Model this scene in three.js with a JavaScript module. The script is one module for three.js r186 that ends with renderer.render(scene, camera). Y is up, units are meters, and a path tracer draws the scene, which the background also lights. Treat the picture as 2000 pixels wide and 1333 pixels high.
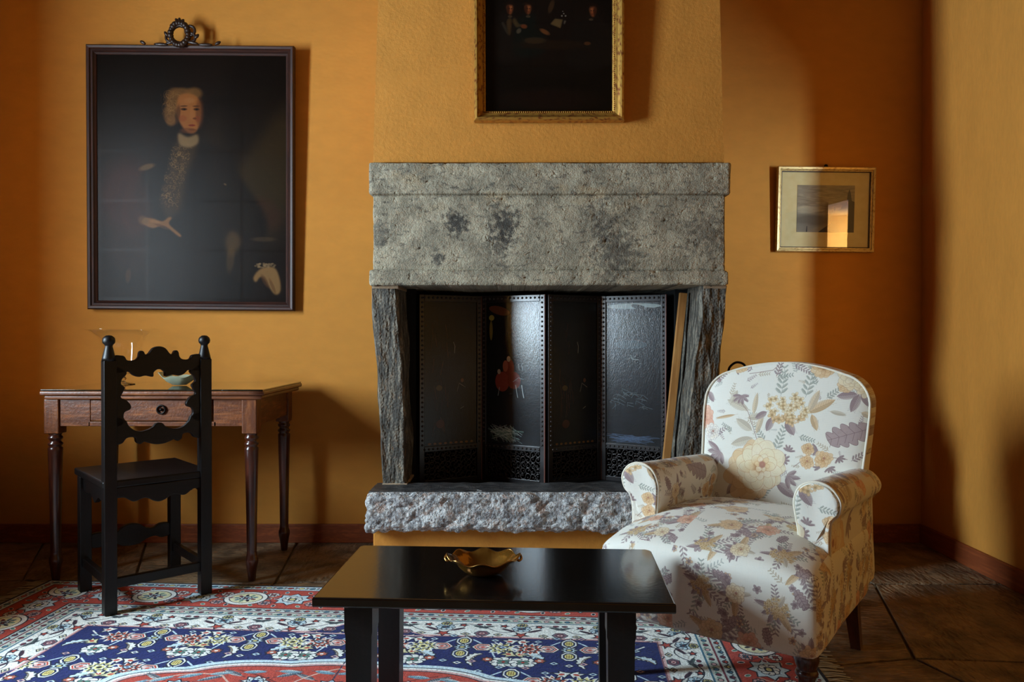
import * as THREE from 'three';
import { mergeGeometries, mergeVertices, toCreasedNormals } from 'three/addons/utils/BufferGeometryUtils.js';
import { RoundedBoxGeometry } from 'three/addons/geometries/RoundedBoxGeometry.js';
import { RectAreaLightUniformsLib } from 'three/addons/lights/RectAreaLightUniformsLib.js';
import { createNoise2D, createNoise3D } from 'simplex-noise';

// ---------------------------------------------------------------- camera, sky, light, exposure
const scene = new THREE.Scene();
const camera = new THREE.PerspectiveCamera(47.92, 2000 / 1333, 0.05, 60);
camera.position.set(0, 1.0, 3.73);
camera.rotation.x = -0.0057;
scene.background = new THREE.Color(0.78, 0.92, 1.1);
scene.backgroundIntensity = 6;
RectAreaLightUniformsLib.init();
// daylight entering at the tall window in the left wall (x = -2.8)
const DAY = new THREE.Color(0.72, 0.95, 1.12);
const dayLeft = new THREE.RectAreaLight(DAY, 70, 0.6, 1.40);
dayLeft.name = 'daylight_left_window';
dayLeft.position.set(-2.99, 1.59, 2.03);
dayLeft.lookAt(5, 1.59, 2.03);
scene.add(dayLeft);
// daylight entering between the half closed shutters of the deep window in the right wall
const dayRight = new THREE.RectAreaLight(DAY, 240, 0.13, 0.55);
dayRight.name = 'daylight_right_window';
dayRight.position.set(2.50, 1.475, 1.67);
dayRight.lookAt(-5, 1.475, 1.67);
scene.add(dayRight);
const renderer = new THREE.WebGLRenderer({ antialias: true });
renderer.toneMapping = THREE.LinearToneMapping;
renderer.toneMappingExposure = 0.94;
renderer.shadowMap.enabled = true;

// ---------------------------------------------------------------- helpers
function rng(seed) { let s = seed | 0; return () => { s = (s + 0x6d2b79f5) | 0; let t = Math.imul(s ^ (s >>> 15), 1 | s); t = (t + Math.imul(t ^ (t >>> 7), 61 | t)) ^ t; return ((t ^ (t >>> 14)) >>> 0) / 4294967296; }; }
const n2 = createNoise2D(rng(11)), n3 = createNoise3D(rng(12));
const clamp = (x, a = 0, b = 1) => Math.min(b, Math.max(a, x)), lerp = (a, b, t) => a + (b - a) * t, smooth = (a, b, x) => { const t = clamp((x - a) / (b - a)); return t * t * (3 - 2 * t); };
const fbm2 = (x, y, o = 4) => { let s = 0, a = 1, t = 0; for (let i = 0; i < o; i++) { s += a * n2(x, y); t += a; a *= 0.5; x = x * 2.03 + 7.1; y = y * 2.03 - 3.3; } return s / t; };
const fbm3 = (x, y, z, o = 4) => { let s = 0, a = 1, t = 0; for (let i = 0; i < o; i++) { s += a * n3(x, y, z); t += a; a *= 0.5; x = x * 2.03 + 7.1; y = y * 2.03 - 3.3; z = z * 2.03 + 1.7; } return s / t; };
// noise that repeats: u, v in 0..1 wrapped on a torus made of two blended copies
const tiled = (f) => (u, v) => {
  const a = smooth(0, 0.1, u), b = smooth(0, 0.1, v), y = (w) => (a > 0.999 ? f(u, w) : lerpAny(f(u + 1, w), f(u, w), a));
  return b > 0.999 ? y(v) : lerpAny(y(v + 1), y(v), b);
};
const lerpAny = (p, q, t) => (Array.isArray(p) ? mix3(p, q, t) : lerp(p, q, t));
function dataTex(w, h, fn, srgb = true, repeat = true) {          // fn(u, v) -> [r, g, b] in 0..255
  const d = new Uint8Array(w * h * 4);
  for (let j = 0, i = 0; j < h; j++) for (let k = 0; k < w; k++, i += 4) {
    const c = fn((k + 0.5) / w, (j + 0.5) / h);
    d[i] = clamp(c[0], 0, 255); d[i + 1] = clamp(c[1], 0, 255); d[i + 2] = clamp(c[2], 0, 255); d[i + 3] = 255;
  }
  const t = new THREE.DataTexture(d, w, h);
  t.magFilter = THREE.LinearFilter; t.minFilter = THREE.LinearMipmapLinearFilter; t.generateMipmaps = true;
  if (srgb) t.colorSpace = THREE.SRGBColorSpace;
  t.wrapS = t.wrapT = repeat ? THREE.RepeatWrapping : THREE.ClampToEdgeWrapping;
  t.needsUpdate = true;
  return t;
}
const grey = (w, h, fn) => dataTex(w, h, (u, v) => { const g = 255 * clamp(fn(u, v)); return [g, g, g]; }, false);
function canvasTex(w, h, draw, repeat = false) {
  const c = document.createElement('canvas'); c.width = w; c.height = h;
  draw(c.getContext('2d'), w, h);
  const t = new THREE.CanvasTexture(c); t.colorSpace = THREE.SRGBColorSpace;
  t.wrapS = t.wrapT = repeat ? THREE.RepeatWrapping : THREE.ClampToEdgeWrapping;
  return t;
}
const rep = (t, x, y = x) => { const c = t.clone(); c.repeat.set(x, y); c.needsUpdate = true; return c; };
const mix3 = (a, b, t) => [lerp(a[0], b[0], t), lerp(a[1], b[1], t), lerp(a[2], b[2], t)];
const std = (o) => new THREE.MeshPhysicalMaterial(o);
function flat(g) { g = g.index ? g.toNonIndexed() : g; for (const k of Object.keys(g.attributes)) if (!['position', 'normal', 'uv'].includes(k)) g.deleteAttribute(k); if (!g.attributes.normal) g.computeVertexNormals(); return g; }
function boxUV(g, s = 1, off = [0, 0], swap = false) {              // uv in metres from the face's own direction
  g = flat(g); const p = g.attributes.position, uv = new Float32Array(p.count * 2), a = new THREE.Vector3(), b = new THREE.Vector3(), c = new THREE.Vector3();
  for (let i = 0; i < p.count; i += 3) {
    a.fromBufferAttribute(p, i); b.fromBufferAttribute(p, i + 1); c.fromBufferAttribute(p, i + 2);
    const n = b.clone().sub(a).cross(c.clone().sub(a)), x = Math.abs(n.x), y = Math.abs(n.y), z = Math.abs(n.z);
    [a, b, c].forEach((q, k) => {
      let e = x >= y && x >= z ? [q.z, q.y] : y >= z ? [q.x, q.z] : [q.x, q.y];
      if (swap) e = [e[1], e[0]];
      uv[(i + k) * 2] = e[0] * s + off[0]; uv[(i + k) * 2 + 1] = e[1] * s + off[1];
    });
  }
  g.setAttribute('uv', new THREE.BufferAttribute(uv, 2));
  return g;
}
function mapUV(g, fn) { g = flat(g); const p = g.attributes.position, uv = new Float32Array(p.count * 2); for (let i = 0; i < p.count; i++) { const e = fn(p.getX(i), p.getY(i), p.getZ(i)); uv[2 * i] = e[0]; uv[2 * i + 1] = e[1]; } g.setAttribute('uv', new THREE.BufferAttribute(uv, 2)); return g; }
const crease = (g, a = 0.6) => { g = g.clone(); g.deleteAttribute('uv'); g.deleteAttribute('normal'); return toCreasedNormals(mergeVertices(g, 1e-5), a); };
const at = (g, x = 0, y = 0, z = 0, rx = 0, ry = 0, rz = 0) => { g = g.clone(); g.applyMatrix4(new THREE.Matrix4().compose(new THREE.Vector3(x, y, z), new THREE.Quaternion().setFromEuler(new THREE.Euler(rx, ry, rz)), new THREE.Vector3(1, 1, 1))); return g; };
const bx = (x0, x1, y0, y1, z0, z1) => at(new THREE.BoxGeometry(x1 - x0, y1 - y0, z1 - z0), (x0 + x1) / 2, (y0 + y1) / 2, (z0 + z1) / 2);
const rbx = (x0, x1, y0, y1, z0, z1, r = 0.004, s = 2) => at(new RoundedBoxGeometry(x1 - x0, y1 - y0, z1 - z0, s, r), (x0 + x1) / 2, (y0 + y1) / 2, (z0 + z1) / 2);
function mesh(name, geoms, m, parent = scene) {
  const list = [].concat(geoms).map((g) => { g = flat(g); if (!g.attributes.uv) g = boxUV(g); return g; });
  const o = new THREE.Mesh(list.length > 1 ? mergeGeometries(list) : list[0], m);
  o.name = name; o.castShadow = o.receiveShadow = true; parent.add(o);
  return o;
}
const taken = {};
const numbered = (n) => { const k = (taken[n] = (taken[n] ?? -1) + 1); return k ? n + '_' + String(k).padStart(3, '0') : n; };
function tag(o, label, category, group) { o.userData.label = label; o.userData.category = category; if (group) o.userData.group = group; return o; }
function thing(name, label, category, [x, y, z] = [0, 0, 0], turn = 0) { const o = new THREE.Group(); o.name = numbered(name); o.position.set(x, y, z); o.rotation.y = turn; scene.add(o); return tag(o, label, category); }
function struct(name, geoms, m, label) { const o = mesh(name, geoms, m); o.userData.kind = 'structure'; if (label) o.userData.label = label; return o; }
function loft(rings, cap = true) {                                    // closed rings of equal length
  const n = rings[0].length, v = [], idx = [];
  rings.forEach((r) => r.forEach((p) => v.push(p[0], p[1], p[2])));
  for (let i = 0; i + 1 < rings.length; i++) for (let k = 0; k < n; k++) { const a = i * n + k, b = i * n + (k + 1) % n, c = a + n, d = b + n; idx.push(a, b, d, a, d, c); }
  if (cap) for (const [i, s] of [[0, 1], [rings.length - 1, -1]]) {
    const m = [0, 0, 0]; rings[i].forEach((p) => p.forEach((x, k) => (m[k] += x / n)));
    const q = v.length / 3; v.push(...m);
    for (let k = 0; k < n; k++) { const a = i * n + k, b = i * n + (k + 1) % n; s > 0 ? idx.push(q, b, a) : idx.push(q, a, b); }
  }
  const g = new THREE.BufferGeometry(); g.setAttribute('position', new THREE.Float32BufferAttribute(v, 3)); g.setIndex(idx);
  return g;
}
const spline = (pts, n, closed = true, tension = 0.5) => new THREE.CatmullRomCurve3(pts.map((p) => new THREE.Vector3(p[0], p[1], p[2] ?? 0)), closed, 'catmullrom', tension).getPoints(n);
const tube = (pts, r, n = 40, s = 8, closed = false) => new THREE.TubeGeometry(new THREE.CatmullRomCurve3(pts.map((p) => new THREE.Vector3(...p)), closed), n, r, s, closed);
const shapeOf = (pts) => new THREE.Shape(pts.map((p) => new THREE.Vector2(p[0] ?? p.x, p[1] ?? p.y)));
const xy = (v) => [v.x, v.y];
function plate(pts, depth, bevel = 0.002) {                           // outline in x, y with thickness along z, centred
  const g = new THREE.ExtrudeGeometry(shapeOf(pts), { depth: depth - 2 * bevel, bevelEnabled: true, bevelThickness: bevel, bevelSize: bevel, bevelOffset: -bevel, bevelSegments: 2, curveSegments: 6 });
  g.translate(0, 0, -depth / 2 + bevel);
  return g;
}
const mirrored = (half) => [...half, ...half.filter((p) => p[0] > 1e-6).reverse().map((p) => [-p[0], p[1]])];   // half: from top centre round the right side to bottom centre
const lathe = (pts, seg = 28) => new THREE.LatheGeometry(pts.map((p) => new THREE.Vector2(p[0], p[1])), seg);
// a block of stone: rounded edges, then pushed about by noise
function stoneBlock(w, h, d, seg, r, push) {
  const g = new THREE.BoxGeometry(w, h, d, ...seg), p = g.attributes.position, v = new THREE.Vector3(), q = new THREE.Vector3(), half = new THREE.Vector3(w / 2 - r, h / 2 - r, d / 2 - r);
  for (let i = 0; i < p.count; i++) {
    v.fromBufferAttribute(p, i); q.copy(v).clamp(half.clone().negate(), half);
    const e = v.clone().sub(q); if (e.length() > 1e-6) v.copy(q).add(e.normalize().multiplyScalar(r));
    const u = e.length() > 1e-6 ? e.clone().normalize() : new THREE.Vector3();
    v.addScaledVector(u, push(v.x, v.y, v.z, u));
    p.setXYZ(i, v.x, v.y, v.z);
  }
  return crease(g, 1.2);
}

// ---------------------------------------------------------------- materials
const plasterBump = grey(768, 768, tiled((u, v) => 0.5 + 0.22 * fbm2(u * 40, v * 40, 3) + 0.2 * fbm2(u * 9 + 5, v * 9, 3) + 0.12 * fbm2(u * 150, v * 150, 2)));
const plasterMap = dataTex(512, 512, tiled((u, v) => { const a = fbm2(u * 5, v * 5, 5), b = fbm2(u * 40 + 9, v * 40, 3); const k = 1 + 0.035 * a + 0.025 * b; return [201 * k, 134 * k, 50 * (k + 0.02 * a)]; }));
const M = {};
M.plaster = std({ map: plasterMap, bumpMap: plasterBump, bumpScale: 0.0022, roughness: 0.86 });
M.ceiling = std({ color: 0x4a3423, roughness: 0.8 });
M.soot = std({ color: 0x0c0a09, roughness: 0.95 });
const woodTex = (dark, light, seed, sx = 6, sy = 60) => dataTex(160, 512, tiled((u, v) => {
  const g = 0.5 + 0.5 * fbm2(u * sy * 0.35 + seed, v * sx * 0.5, 4), f = 0.5 + 0.5 * n2(u * sy * 3 + seed, v * sx), s = smooth(0.35, 0.9, 0.65 * g + 0.35 * f);
  return mix3(dark, light, s);
}));
M.blackWood = std({ map: woodTex([10, 7, 6], [24, 14, 11], 3), bumpMap: plasterBump, bumpScale: 0.0006, roughness: 0.42, specularIntensity: 0.6, clearcoat: 0.12, clearcoatRoughness: 0.25 });
M.tableWood = std({ map: woodTex([10, 8, 8], [22, 16, 14], 23), roughness: 0.19, bumpMap: rep(plasterBump, 1, 1), bumpScale: 0.0003, clearcoat: 0.6, clearcoatRoughness: 0.1 });
M.deskWood = std({ map: woodTex([92, 46, 18], [150, 86, 38], 7), bumpMap: plasterBump, bumpScale: 0.0012, roughness: 0.38, clearcoat: 0.4, clearcoatRoughness: 0.25 });
M.legWood = std({ map: woodTex([58, 24, 14], [104, 48, 26], 17), roughness: 0.28, clearcoat: 0.5, clearcoatRoughness: 0.15 });
M.skirting = std({ map: woodTex([128, 62, 30], [170, 88, 44], 13, 6, 30), roughness: 0.5 });
M.shutterWood = std({ map: woodTex([84, 54, 34], [120, 80, 52], 19, 6, 30), roughness: 0.6 });
M.iron = std({ color: 0x1c1511, roughness: 0.45, metalness: 0.7 });
M.brass = std({ color: 0xb58a4a, roughness: 0.3, metalness: 1 });
M.gilt = std({ map: dataTex(256, 256, tiled((u, v) => { const a = fbm2(u * 6, v * 30, 4), b = fbm2(u * 30, v * 30, 3); return mix3([196, 146, 66], [128, 70, 34], smooth(0.05, 0.6, a + 0.4 * b)); })), roughness: 0.38, metalness: 0.65, bumpMap: plasterBump, bumpScale: 0.0006 });
M.paleGilt = std({ map: dataTex(256, 256, tiled((u, v) => mix3([206, 178, 118], [150, 112, 62], smooth(0.0, 0.7, fbm2(u * 8, v * 40, 4))))), roughness: 0.4, metalness: 0.4 });
M.glass = std({ color: 0xffffff, transmission: 1, roughness: 0.02, thickness: 0, ior: 1.5 });
M.pane = std({ color: 0xffffff, transmission: 1, roughness: 0.0, thickness: 0, ior: 1.5 });
M.paint = std({ color: 0xd8d2c2, roughness: 0.5 });

// ---------------------------------------------------------------- the room
const X0 = -2.8, X1 = 1.99, Z1 = 6.2, H = 3.15;
struct('wall_back', bx(X0 - 0.4, X1 + 0.6, -0.05, H, -0.25, 0), M.plaster, 'ochre plastered wall behind the fireplace');
const zA = 1.68, zB = 2.38, yA = 0.84, yB = 2.34;                     // the left window
struct('wall_left', [bx(X0 - 0.4, X0, -0.05, H, 0, zA), bx(X0 - 0.4, X0, -0.05, H, zB, Z1), bx(X0 - 0.4, X0, -0.05, yA, zA, zB), bx(X0 - 0.4, X0, yB, H, zA, zB)], M.plaster, 'ochre plastered wall with a tall window, left of the frame');
const rA = 0.87, rB = 1.85, rC = 1.0, rD = 1.76, XR = X1 + 0.6;        // the deep right window
struct('wall_right', [bx(X1, XR, -0.05, H, 0, rA), bx(X1, XR, -0.05, H, rB, Z1), bx(X1, XR, -0.05, rC, rA, rB), bx(X1, XR, rD, H, rA, rB)], M.plaster, 'ochre plastered wall at the right edge, with a deep shuttered window');
struct('wall_rear', bx(X0 - 0.4, XR, -0.05, H, Z1, Z1 + 0.25), M.plaster, 'ochre plastered wall behind the viewer');
struct('ceiling', bx(X0 - 0.4, XR, H, H + 0.2, -0.25, Z1 + 0.25), M.ceiling, 'dark timber ceiling');
{ // windows
  const w = new THREE.Group(); w.name = 'window_1'; w.userData = { kind: 'structure', label: 'white framed daylight window in the left wall' }; scene.add(w);
  const x = X0 - 0.23;
  mesh('window_frame', [bx(x - 0.03, x + 0.03, yA, yA + 0.05, zA, zB), bx(x - 0.03, x + 0.03, yB - 0.05, yB, zA, zB), bx(x - 0.03, x + 0.03, yA, yB, zA, zA + 0.05), bx(x - 0.03, x + 0.03, yA, yB, zB - 0.05, zB)], M.paint, w);
  mesh('pane', bx(x - 0.002, x + 0.002, yA + 0.05, yB - 0.05, zA + 0.05, zB - 0.05), M.pane, w);
  const r = new THREE.Group(); r.name = 'window_2'; r.userData = { kind: 'structure', label: 'deep window with nearly closed shutters in the right wall' }; scene.add(r);
  mesh('shutter', bx(2.53, 2.57, rC, rD, rA, 1.60), M.shutterWood, r);
  mesh('shutter', bx(2.53, 2.57, rC, rD, 1.74, rB), M.shutterWood, r);
  mesh('inner_shutter', bx(1.97, 1.99, rC - 0.02, rD + 0.02, 1.16, rB + 0.02), M.shutterWood, r);
  mesh('pane', bx(2.575, 2.579, rC, rD, 1.60, 1.74), M.pane, r);
}
// chimney breast: narrows slightly upward, stands on the stone mantel
{
  const g = loft([[[-0.568, 1.712, 0], [-0.568, 1.712, 0.59], [0.866, 1.712, 0.59], [0.866, 1.712, 0]], [[-0.525, H, 0], [-0.525, H, 0.57], [0.832, H, 0.57], [0.832, H, 0]]]);
  struct('wall_chimney_breast', boxUV(crease(g, 0.3)), M.plaster, 'ochre plastered chimney breast above the stone mantel');
}
struct('baseboard_back', [rbx(X0, -0.49, 0, 0.09, 0, 0.016, 0.003)], M.skirting, 'reddish brown wooden skirting along the wall under the desk');
struct('baseboard_back_right', [rbx(0.82, X1, 0, 0.09, 0, 0.016, 0.003)], M.skirting, 'reddish brown wooden skirting behind the armchair');
struct('baseboard_right', [rbx(X1 - 0.016, X1, 0, 0.09, 0.0, Z1, 0.003)], M.skirting, 'reddish brown wooden skirting along the right wall');

// flagstone floor
const flagTex = [0, 1, 2].map((k) => dataTex(512, 512, tiled((u, v) => {
  const a = fbm2(u * 4 + k * 9, v * 4, 5), b = fbm2(u * 22, v * 22 + k, 4), c = fbm2(u * 3 + 4, v * 14 + k * 5, 4);
  let col = mix3([98, 78, 58], [142, 114, 84], smooth(-0.6, 0.6, a + 0.4 * b)); col = mix3(col, [150, 128, 98], 0.35 * smooth(0.25, 0.7, c)); return mix3(col, [52, 40, 32], 0.4 * smooth(0.2, 0.8, -a + 0.3 * b)).map((x) => x * (1 + 0.02 * k));
})));
const flagBump = grey(768, 768, tiled((u, v) => { const w = 0.15 * fbm2(u * 4, v * 4, 3); return 0.5 + 0.3 * fbm2(u * 3 + w, v * 8 + w, 5) + 0.22 * (1 - 2 * Math.abs(fbm2(u * 6 + 3, v * 16, 4))) - 0.15; }));
const flagMats = flagTex.map((t) => std({ map: t, bumpMap: flagBump, bumpScale: 0.016, roughness: 0.5 }));
const floor = struct('floor', bx(X0 - 0.4, XR, -0.12, -0.014, -0.25, Z1 + 0.25), std({ color: 0x8a7a62, roughness: 0.95 }), 'irregular brown flagstone floor');
{
  const r = rng(77), nx = 8, nz = 9, P = [];
  for (let j = 0; j <= nz; j++) { P.push([]); for (let i = 0; i <= nx; i++) { const e = (i && i < nx ? 1 : 0), f = (j && j < nz ? 1 : 0); P[j].push([X0 + (X1 - X0) * (i + e * ((r() - 0.5) * 0.3 + (j % 2 ? 0.18 : -0.18))) / nx, Z1 * (j + f * (r() - 0.5) * 0.35) / nz]); } }
  for (let j = 0; j < nz; j++) for (let i = 0; i < nx; i++) {
    const q = [P[j][i], P[j][i + 1], P[j + 1][i + 1], P[j + 1][i]], m = [0, 1].map((k) => q.reduce((s, p) => s + p[k], 0) / 4);
    const pts = q.map((p) => { const d = Math.hypot(p[0] - m[0], p[1] - m[1]); return [m[0] + (p[0] - m[0]) * (1 - 0.008 / d), -(m[1] + (p[1] - m[1]) * (1 - 0.008 / d))]; });
    const g = new THREE.ExtrudeGeometry(shapeOf(pts.reverse()), { depth: 0.018, bevelEnabled: true, bevelThickness: 0.004, bevelSize: 0.004, bevelOffset: -0.004, bevelSegments: 2 });
    g.rotateX(-Math.PI / 2); g.translate(0, -0.022, 0);
    mesh('flagstone', boxUV(g, 1.1, [r(), r()], r() > 0.5), flagMats[Math.floor(r() * 3)], floor);
  }
}

// ---------------------------------------------------------------- the fireplace
const mantelTex = dataTex(1536, 576, (u, v) => {                       // u over 1.52 m, v over 0.57 m
  const x = u * 1.52, y = v * 0.57, a = fbm2(x * 5, y * 5, 5), b = fbm2(x * 26, y * 26, 4), c = fbm2(x * 110, y * 110, 3), e = fbm2(x * 11 + 4, y * 30, 4);
  let col = mix3([134, 125, 106], [172, 161, 137], smooth(-0.5, 0.5, a * 0.8 + 0.35 * b));
  col = mix3(col, [172, 140, 96], 0.28 * smooth(0.15, 0.6, fbm2(x * 4 + 20, y * 7 + 3, 4)) * smooth(0.25, 0.45, y));
  for (const [sx, sy, sr, k] of [[0.375, 0.29, 0.045, 0.85], [0.57, 0.28, 0.06, 0.8], [0.55, 0.2, 0.05, 0.5], [0.97, 0.3, 0.06, 0.4], [1.02, 0.17, 0.09, 0.45], [0.30, 0.15, 0.025, 0.7], [0.06, 0.25, 0.05, 0.4], [1.38, 0.25, 0.08, 0.35]]) {
    const d = Math.hypot((x - sx), (y - sy) * 0.8) / sr + 0.75 * b + 0.4 * c; col = mix3(col, [52, 48, 44], k * smooth(1.25, 0.2, d));
  }
  col = mix3(col, [62, 57, 51], 0.55 * smooth(0.32, 0.62, e + 0.4 * c)); col = mix3(col, [182, 172, 150], 0.4 * smooth(0.35, 0.7, b - 0.5 * c));
  return col.map((q) => q * (1 + 0.1 * c));
}, true, false);
const mantelBump = grey(1024, 512, (u, v) => { const x = u * 1.52, y = v * 0.57; return 0.5 + 0.18 * fbm2(x * 40, y * 40, 4) + 0.16 * fbm2(x * 120, y * 120, 3) - 0.5 * smooth(0.42, 0.75, fbm2(x * 14 + 3, y * 16, 4)); });
M.mantel = std({ map: mantelTex, bumpMap: mantelBump, bumpScale: 0.006, roughness: 0.88 });
const roughTex = dataTex(640, 640, tiled((u, v) => {
  const a = fbm2(u * 7, v * 7, 5), b = fbm2(u * 30, v * 30, 4), c = fbm2(u * 90, v * 90, 2); let col = mix3([138, 136, 136], [208, 206, 202], smooth(-0.5, 0.5, a + 0.5 * b));
  col = mix3(col, [172, 128, 104], 0.5 * smooth(0.15, 0.6, fbm2(u * 9 + 8, v * 9, 4))); return mix3(col, [86, 80, 78], 0.6 * smooth(0.2, 0.6, -b + 0.4 * c));
}));
M.roughStone = std({ map: roughTex, bumpMap: plasterBump, bumpScale: 0.012, roughness: 0.85 });
M.sillTop = std({ map: dataTex(512, 512, tiled((u, v) => { const a = fbm2(u * 6, v * 14, 5), b = fbm2(u * 50, v * 50, 3); return mix3([44, 42, 42], [96, 92, 88], smooth(-0.3, 0.6, a * 0.7 + 0.6 * b)); })), roughness: 0.5, bumpMap: plasterBump, bumpScale: 0.003 });
const jambTex = dataTex(320, 640, tiled((u, v) => {
  const a = fbm2(u * 22, v * 5, 5), b = fbm2(u * 60, v * 40, 3), c = fbm2(u * 10 + 5, v * 3, 4); let col = mix3([62, 57, 50], [132, 123, 108], smooth(-0.45, 0.6, a + 0.35 * b));
  col = mix3(col, [150, 140, 124], 0.5 * smooth(0.3, 0.7, c + 0.3 * b)); return mix3(col, [164, 112, 62], 0.45 * smooth(0.42, 0.7, fbm2(u * 18 + 30, v * 6, 4)));
}));
M.jamb = std({ map: jambTex, bumpMap: grey(320, 640, tiled((u, v) => 0.5 + 0.4 * fbm2(u * 20, v * 5, 5) + 0.15 * fbm2(u * 70, v * 50, 3))), bumpScale: 0.014, roughness: 0.85 });
{
  const fp = thing('fireplace', 'large grey stone fireplace with a rough hewn sill and leaning stone jambs', 'fireplace', [0.15, 0, 0]);
  const L = (x) => x - 0.15;                                            // world x to the group's own
  const muv = (g) => mapUV(g, (x, y) => [(x + 0.15 + 0.6) / 1.52, (y - 1.17) / 0.57]);
  const course = (name, x0, x1, y0, y1, z1, seg, r, amp, k) => {
    const w = x1 - x0, h = y1 - y0, d = z1 - 0.02, cx = (x0 + x1) / 2, cy = (y0 + y1) / 2;
    const g = stoneBlock(w, h, d, seg, r, (x, y, z) => amp * fbm3(x * 9 + k, y * 9, z * 9, 4) + amp * 0.6 * n3(x * 1.3 + k, y * 2, z * 2) - 0.010 * smooth(0.5, 0.85, fbm3(x * 16 + k, y * 16, z * 16, 3)));
    mesh(name, muv(at(g, L(cx), cy, 0.02 + d / 2)), M.mantel, fp);
  };
  course('cornice', -0.578, 0.884, 1.575, 1.703, 0.632, [180, 22, 24], 0.01, 0.003, 3);
  course('frieze', -0.566, 0.866, 1.265, 1.58, 0.612, [180, 44, 24], 0.008, 0.0025, 9);
  course('architrave', -0.578, 0.876, 1.207, 1.271, 0.632, [180, 14, 24], 0.011, 0.003, 15);
  const jamb = (side, pts, k) => {                                       // pts: [height, outer x, inner x, front z]
    const rings = [], N = 56, c = (i, y) => { for (let q = 0; q + 1 < pts.length; q++) if (y <= pts[q + 1][0] || q + 2 === pts.length) return lerp(pts[q][i], pts[q + 1][i], clamp((y - pts[q][0]) / (pts[q + 1][0] - pts[q][0]))); };
    for (let j = 0; j <= N; j++) {
      const y = lerp(0.342, 1.21, j / N), o = c(1, y), n = c(2, y), zf = c(3, y), zb = 0.32, ring = [], lo = Math.min(o, n), hi = Math.max(o, n), S = 14, q = (x, z) => ring.push([x, y, z]);
      for (let i = 0; i < S; i++) q(lerp(lo, hi, i / S), zf); for (let i = 0; i < S; i++) q(hi, lerp(zf, zb, i / S)); for (let i = 0; i < 4; i++) q(lerp(hi, lo, i / 4), zb); for (let i = 0; i < S; i++) q(lo, lerp(zb, zf, i / S));
      rings.push(ring.map(([x, yy, z]) => { const e = 0.006 * fbm3(x * 16 + k, yy * 5, z * 16, 4) + 0.008 * n3(x * 5 + k, yy * 3, z * 5), edge = Math.min(Math.abs(x - lo), Math.abs(x - hi)) < 0.003 && z > zf - 0.003 ? -0.006 : 0; return [L(x) + e * 0.9 + edge * Math.sign(x - (lo + hi) / 2) * 1, yy, z + e * 1.2 + edge]; }));
    }
    mesh('jamb', boxUV(crease(loft(rings.reverse()), 0.9), 1.3, [k, 0]), M.jamb, fp);
  };
  jamb(-1, [[0.37, -0.535, -0.437, 0.565], [0.6, -0.545, -0.44, 0.57], [0.95, -0.565, -0.452, 0.585], [1.21, -0.575, -0.47, 0.6]], 2);
  jamb(1, [[0.37, 0.785, 0.69, 0.565], [0.55, 0.80, 0.71, 0.565], [0.8, 0.85, 0.735, 0.575], [0.9, 0.865, 0.745, 0.58], [1.21, 0.882, 0.775, 0.6]], 8);
  mesh('mortar_joint', [rbx(L(-0.57), L(-0.462), 1.196, 1.21, 0.34, 0.6, 0.004), rbx(L(0.78), L(0.876), 1.196, 1.21, 0.34, 0.6, 0.004), rbx(L(-0.535), L(-0.43), 0.383, 0.394, 0.34, 0.575, 0.004)], std({ color: 0xc9ac8c, roughness: 0.95, bumpMap: plasterBump, bumpScale: 0.004 }), fp);
  // hearth sill: split face in front, worn top
  const sill = stoneBlock(1.455, 0.155, 0.235, [260, 44, 30], 0.03, (x, y, z, u) => {
    const f = z > 0.03 || Math.abs(x) > 0.66 ? 1 : 0, b1 = Math.abs(n3(x * 6, y * 9, z * 6)), b2 = Math.abs(n3(x * 17 + 4, y * 21, z * 17)), b3 = n3(x * 50, y * 50 + 3, z * 50);
    return (y > 0.066 && z < 0.09 ? 0.15 : 1) * (f * (0.013 * b1 + 0.009 * b2 + 0.0028 * b3) + 0.006 * n3(x * 3, y * 4, z * 3) - 0.011);
  });
  const so = mesh('hearth_sill', boxUV(at(sill, L(0.151), 0.312, 0.637), 1.6), M.roughStone, fp);
  mesh('worn_sill_top', boxUV(crease(at(stoneBlock(1.43, 0.012, 0.19, [120, 2, 24], 0.005, (x, y, z) => 0.003 * n3(x * 9, y, z * 9)), L(0.151), 0.386, 0.622), 1), 2), M.sillTop, so);
  mesh('plinth', boxUV(rbx(L(-0.553), L(0.855), 0, 0.245, 0.02, 0.675, 0.006)), M.plaster, fp);
  mesh('firebox', [bx(L(-0.485), L(-0.425), 0.24, 1.26, 0.02, 0.36), bx(L(0.715), L(0.775), 0.24, 1.26, 0.02, 0.36), bx(L(-0.485), L(0.775), 0.24, 1.26, 0.004, 0.03), bx(L(-0.485), L(0.775), 0.24, 0.34, 0.02, 0.53)], M.soot, fp);
}

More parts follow.
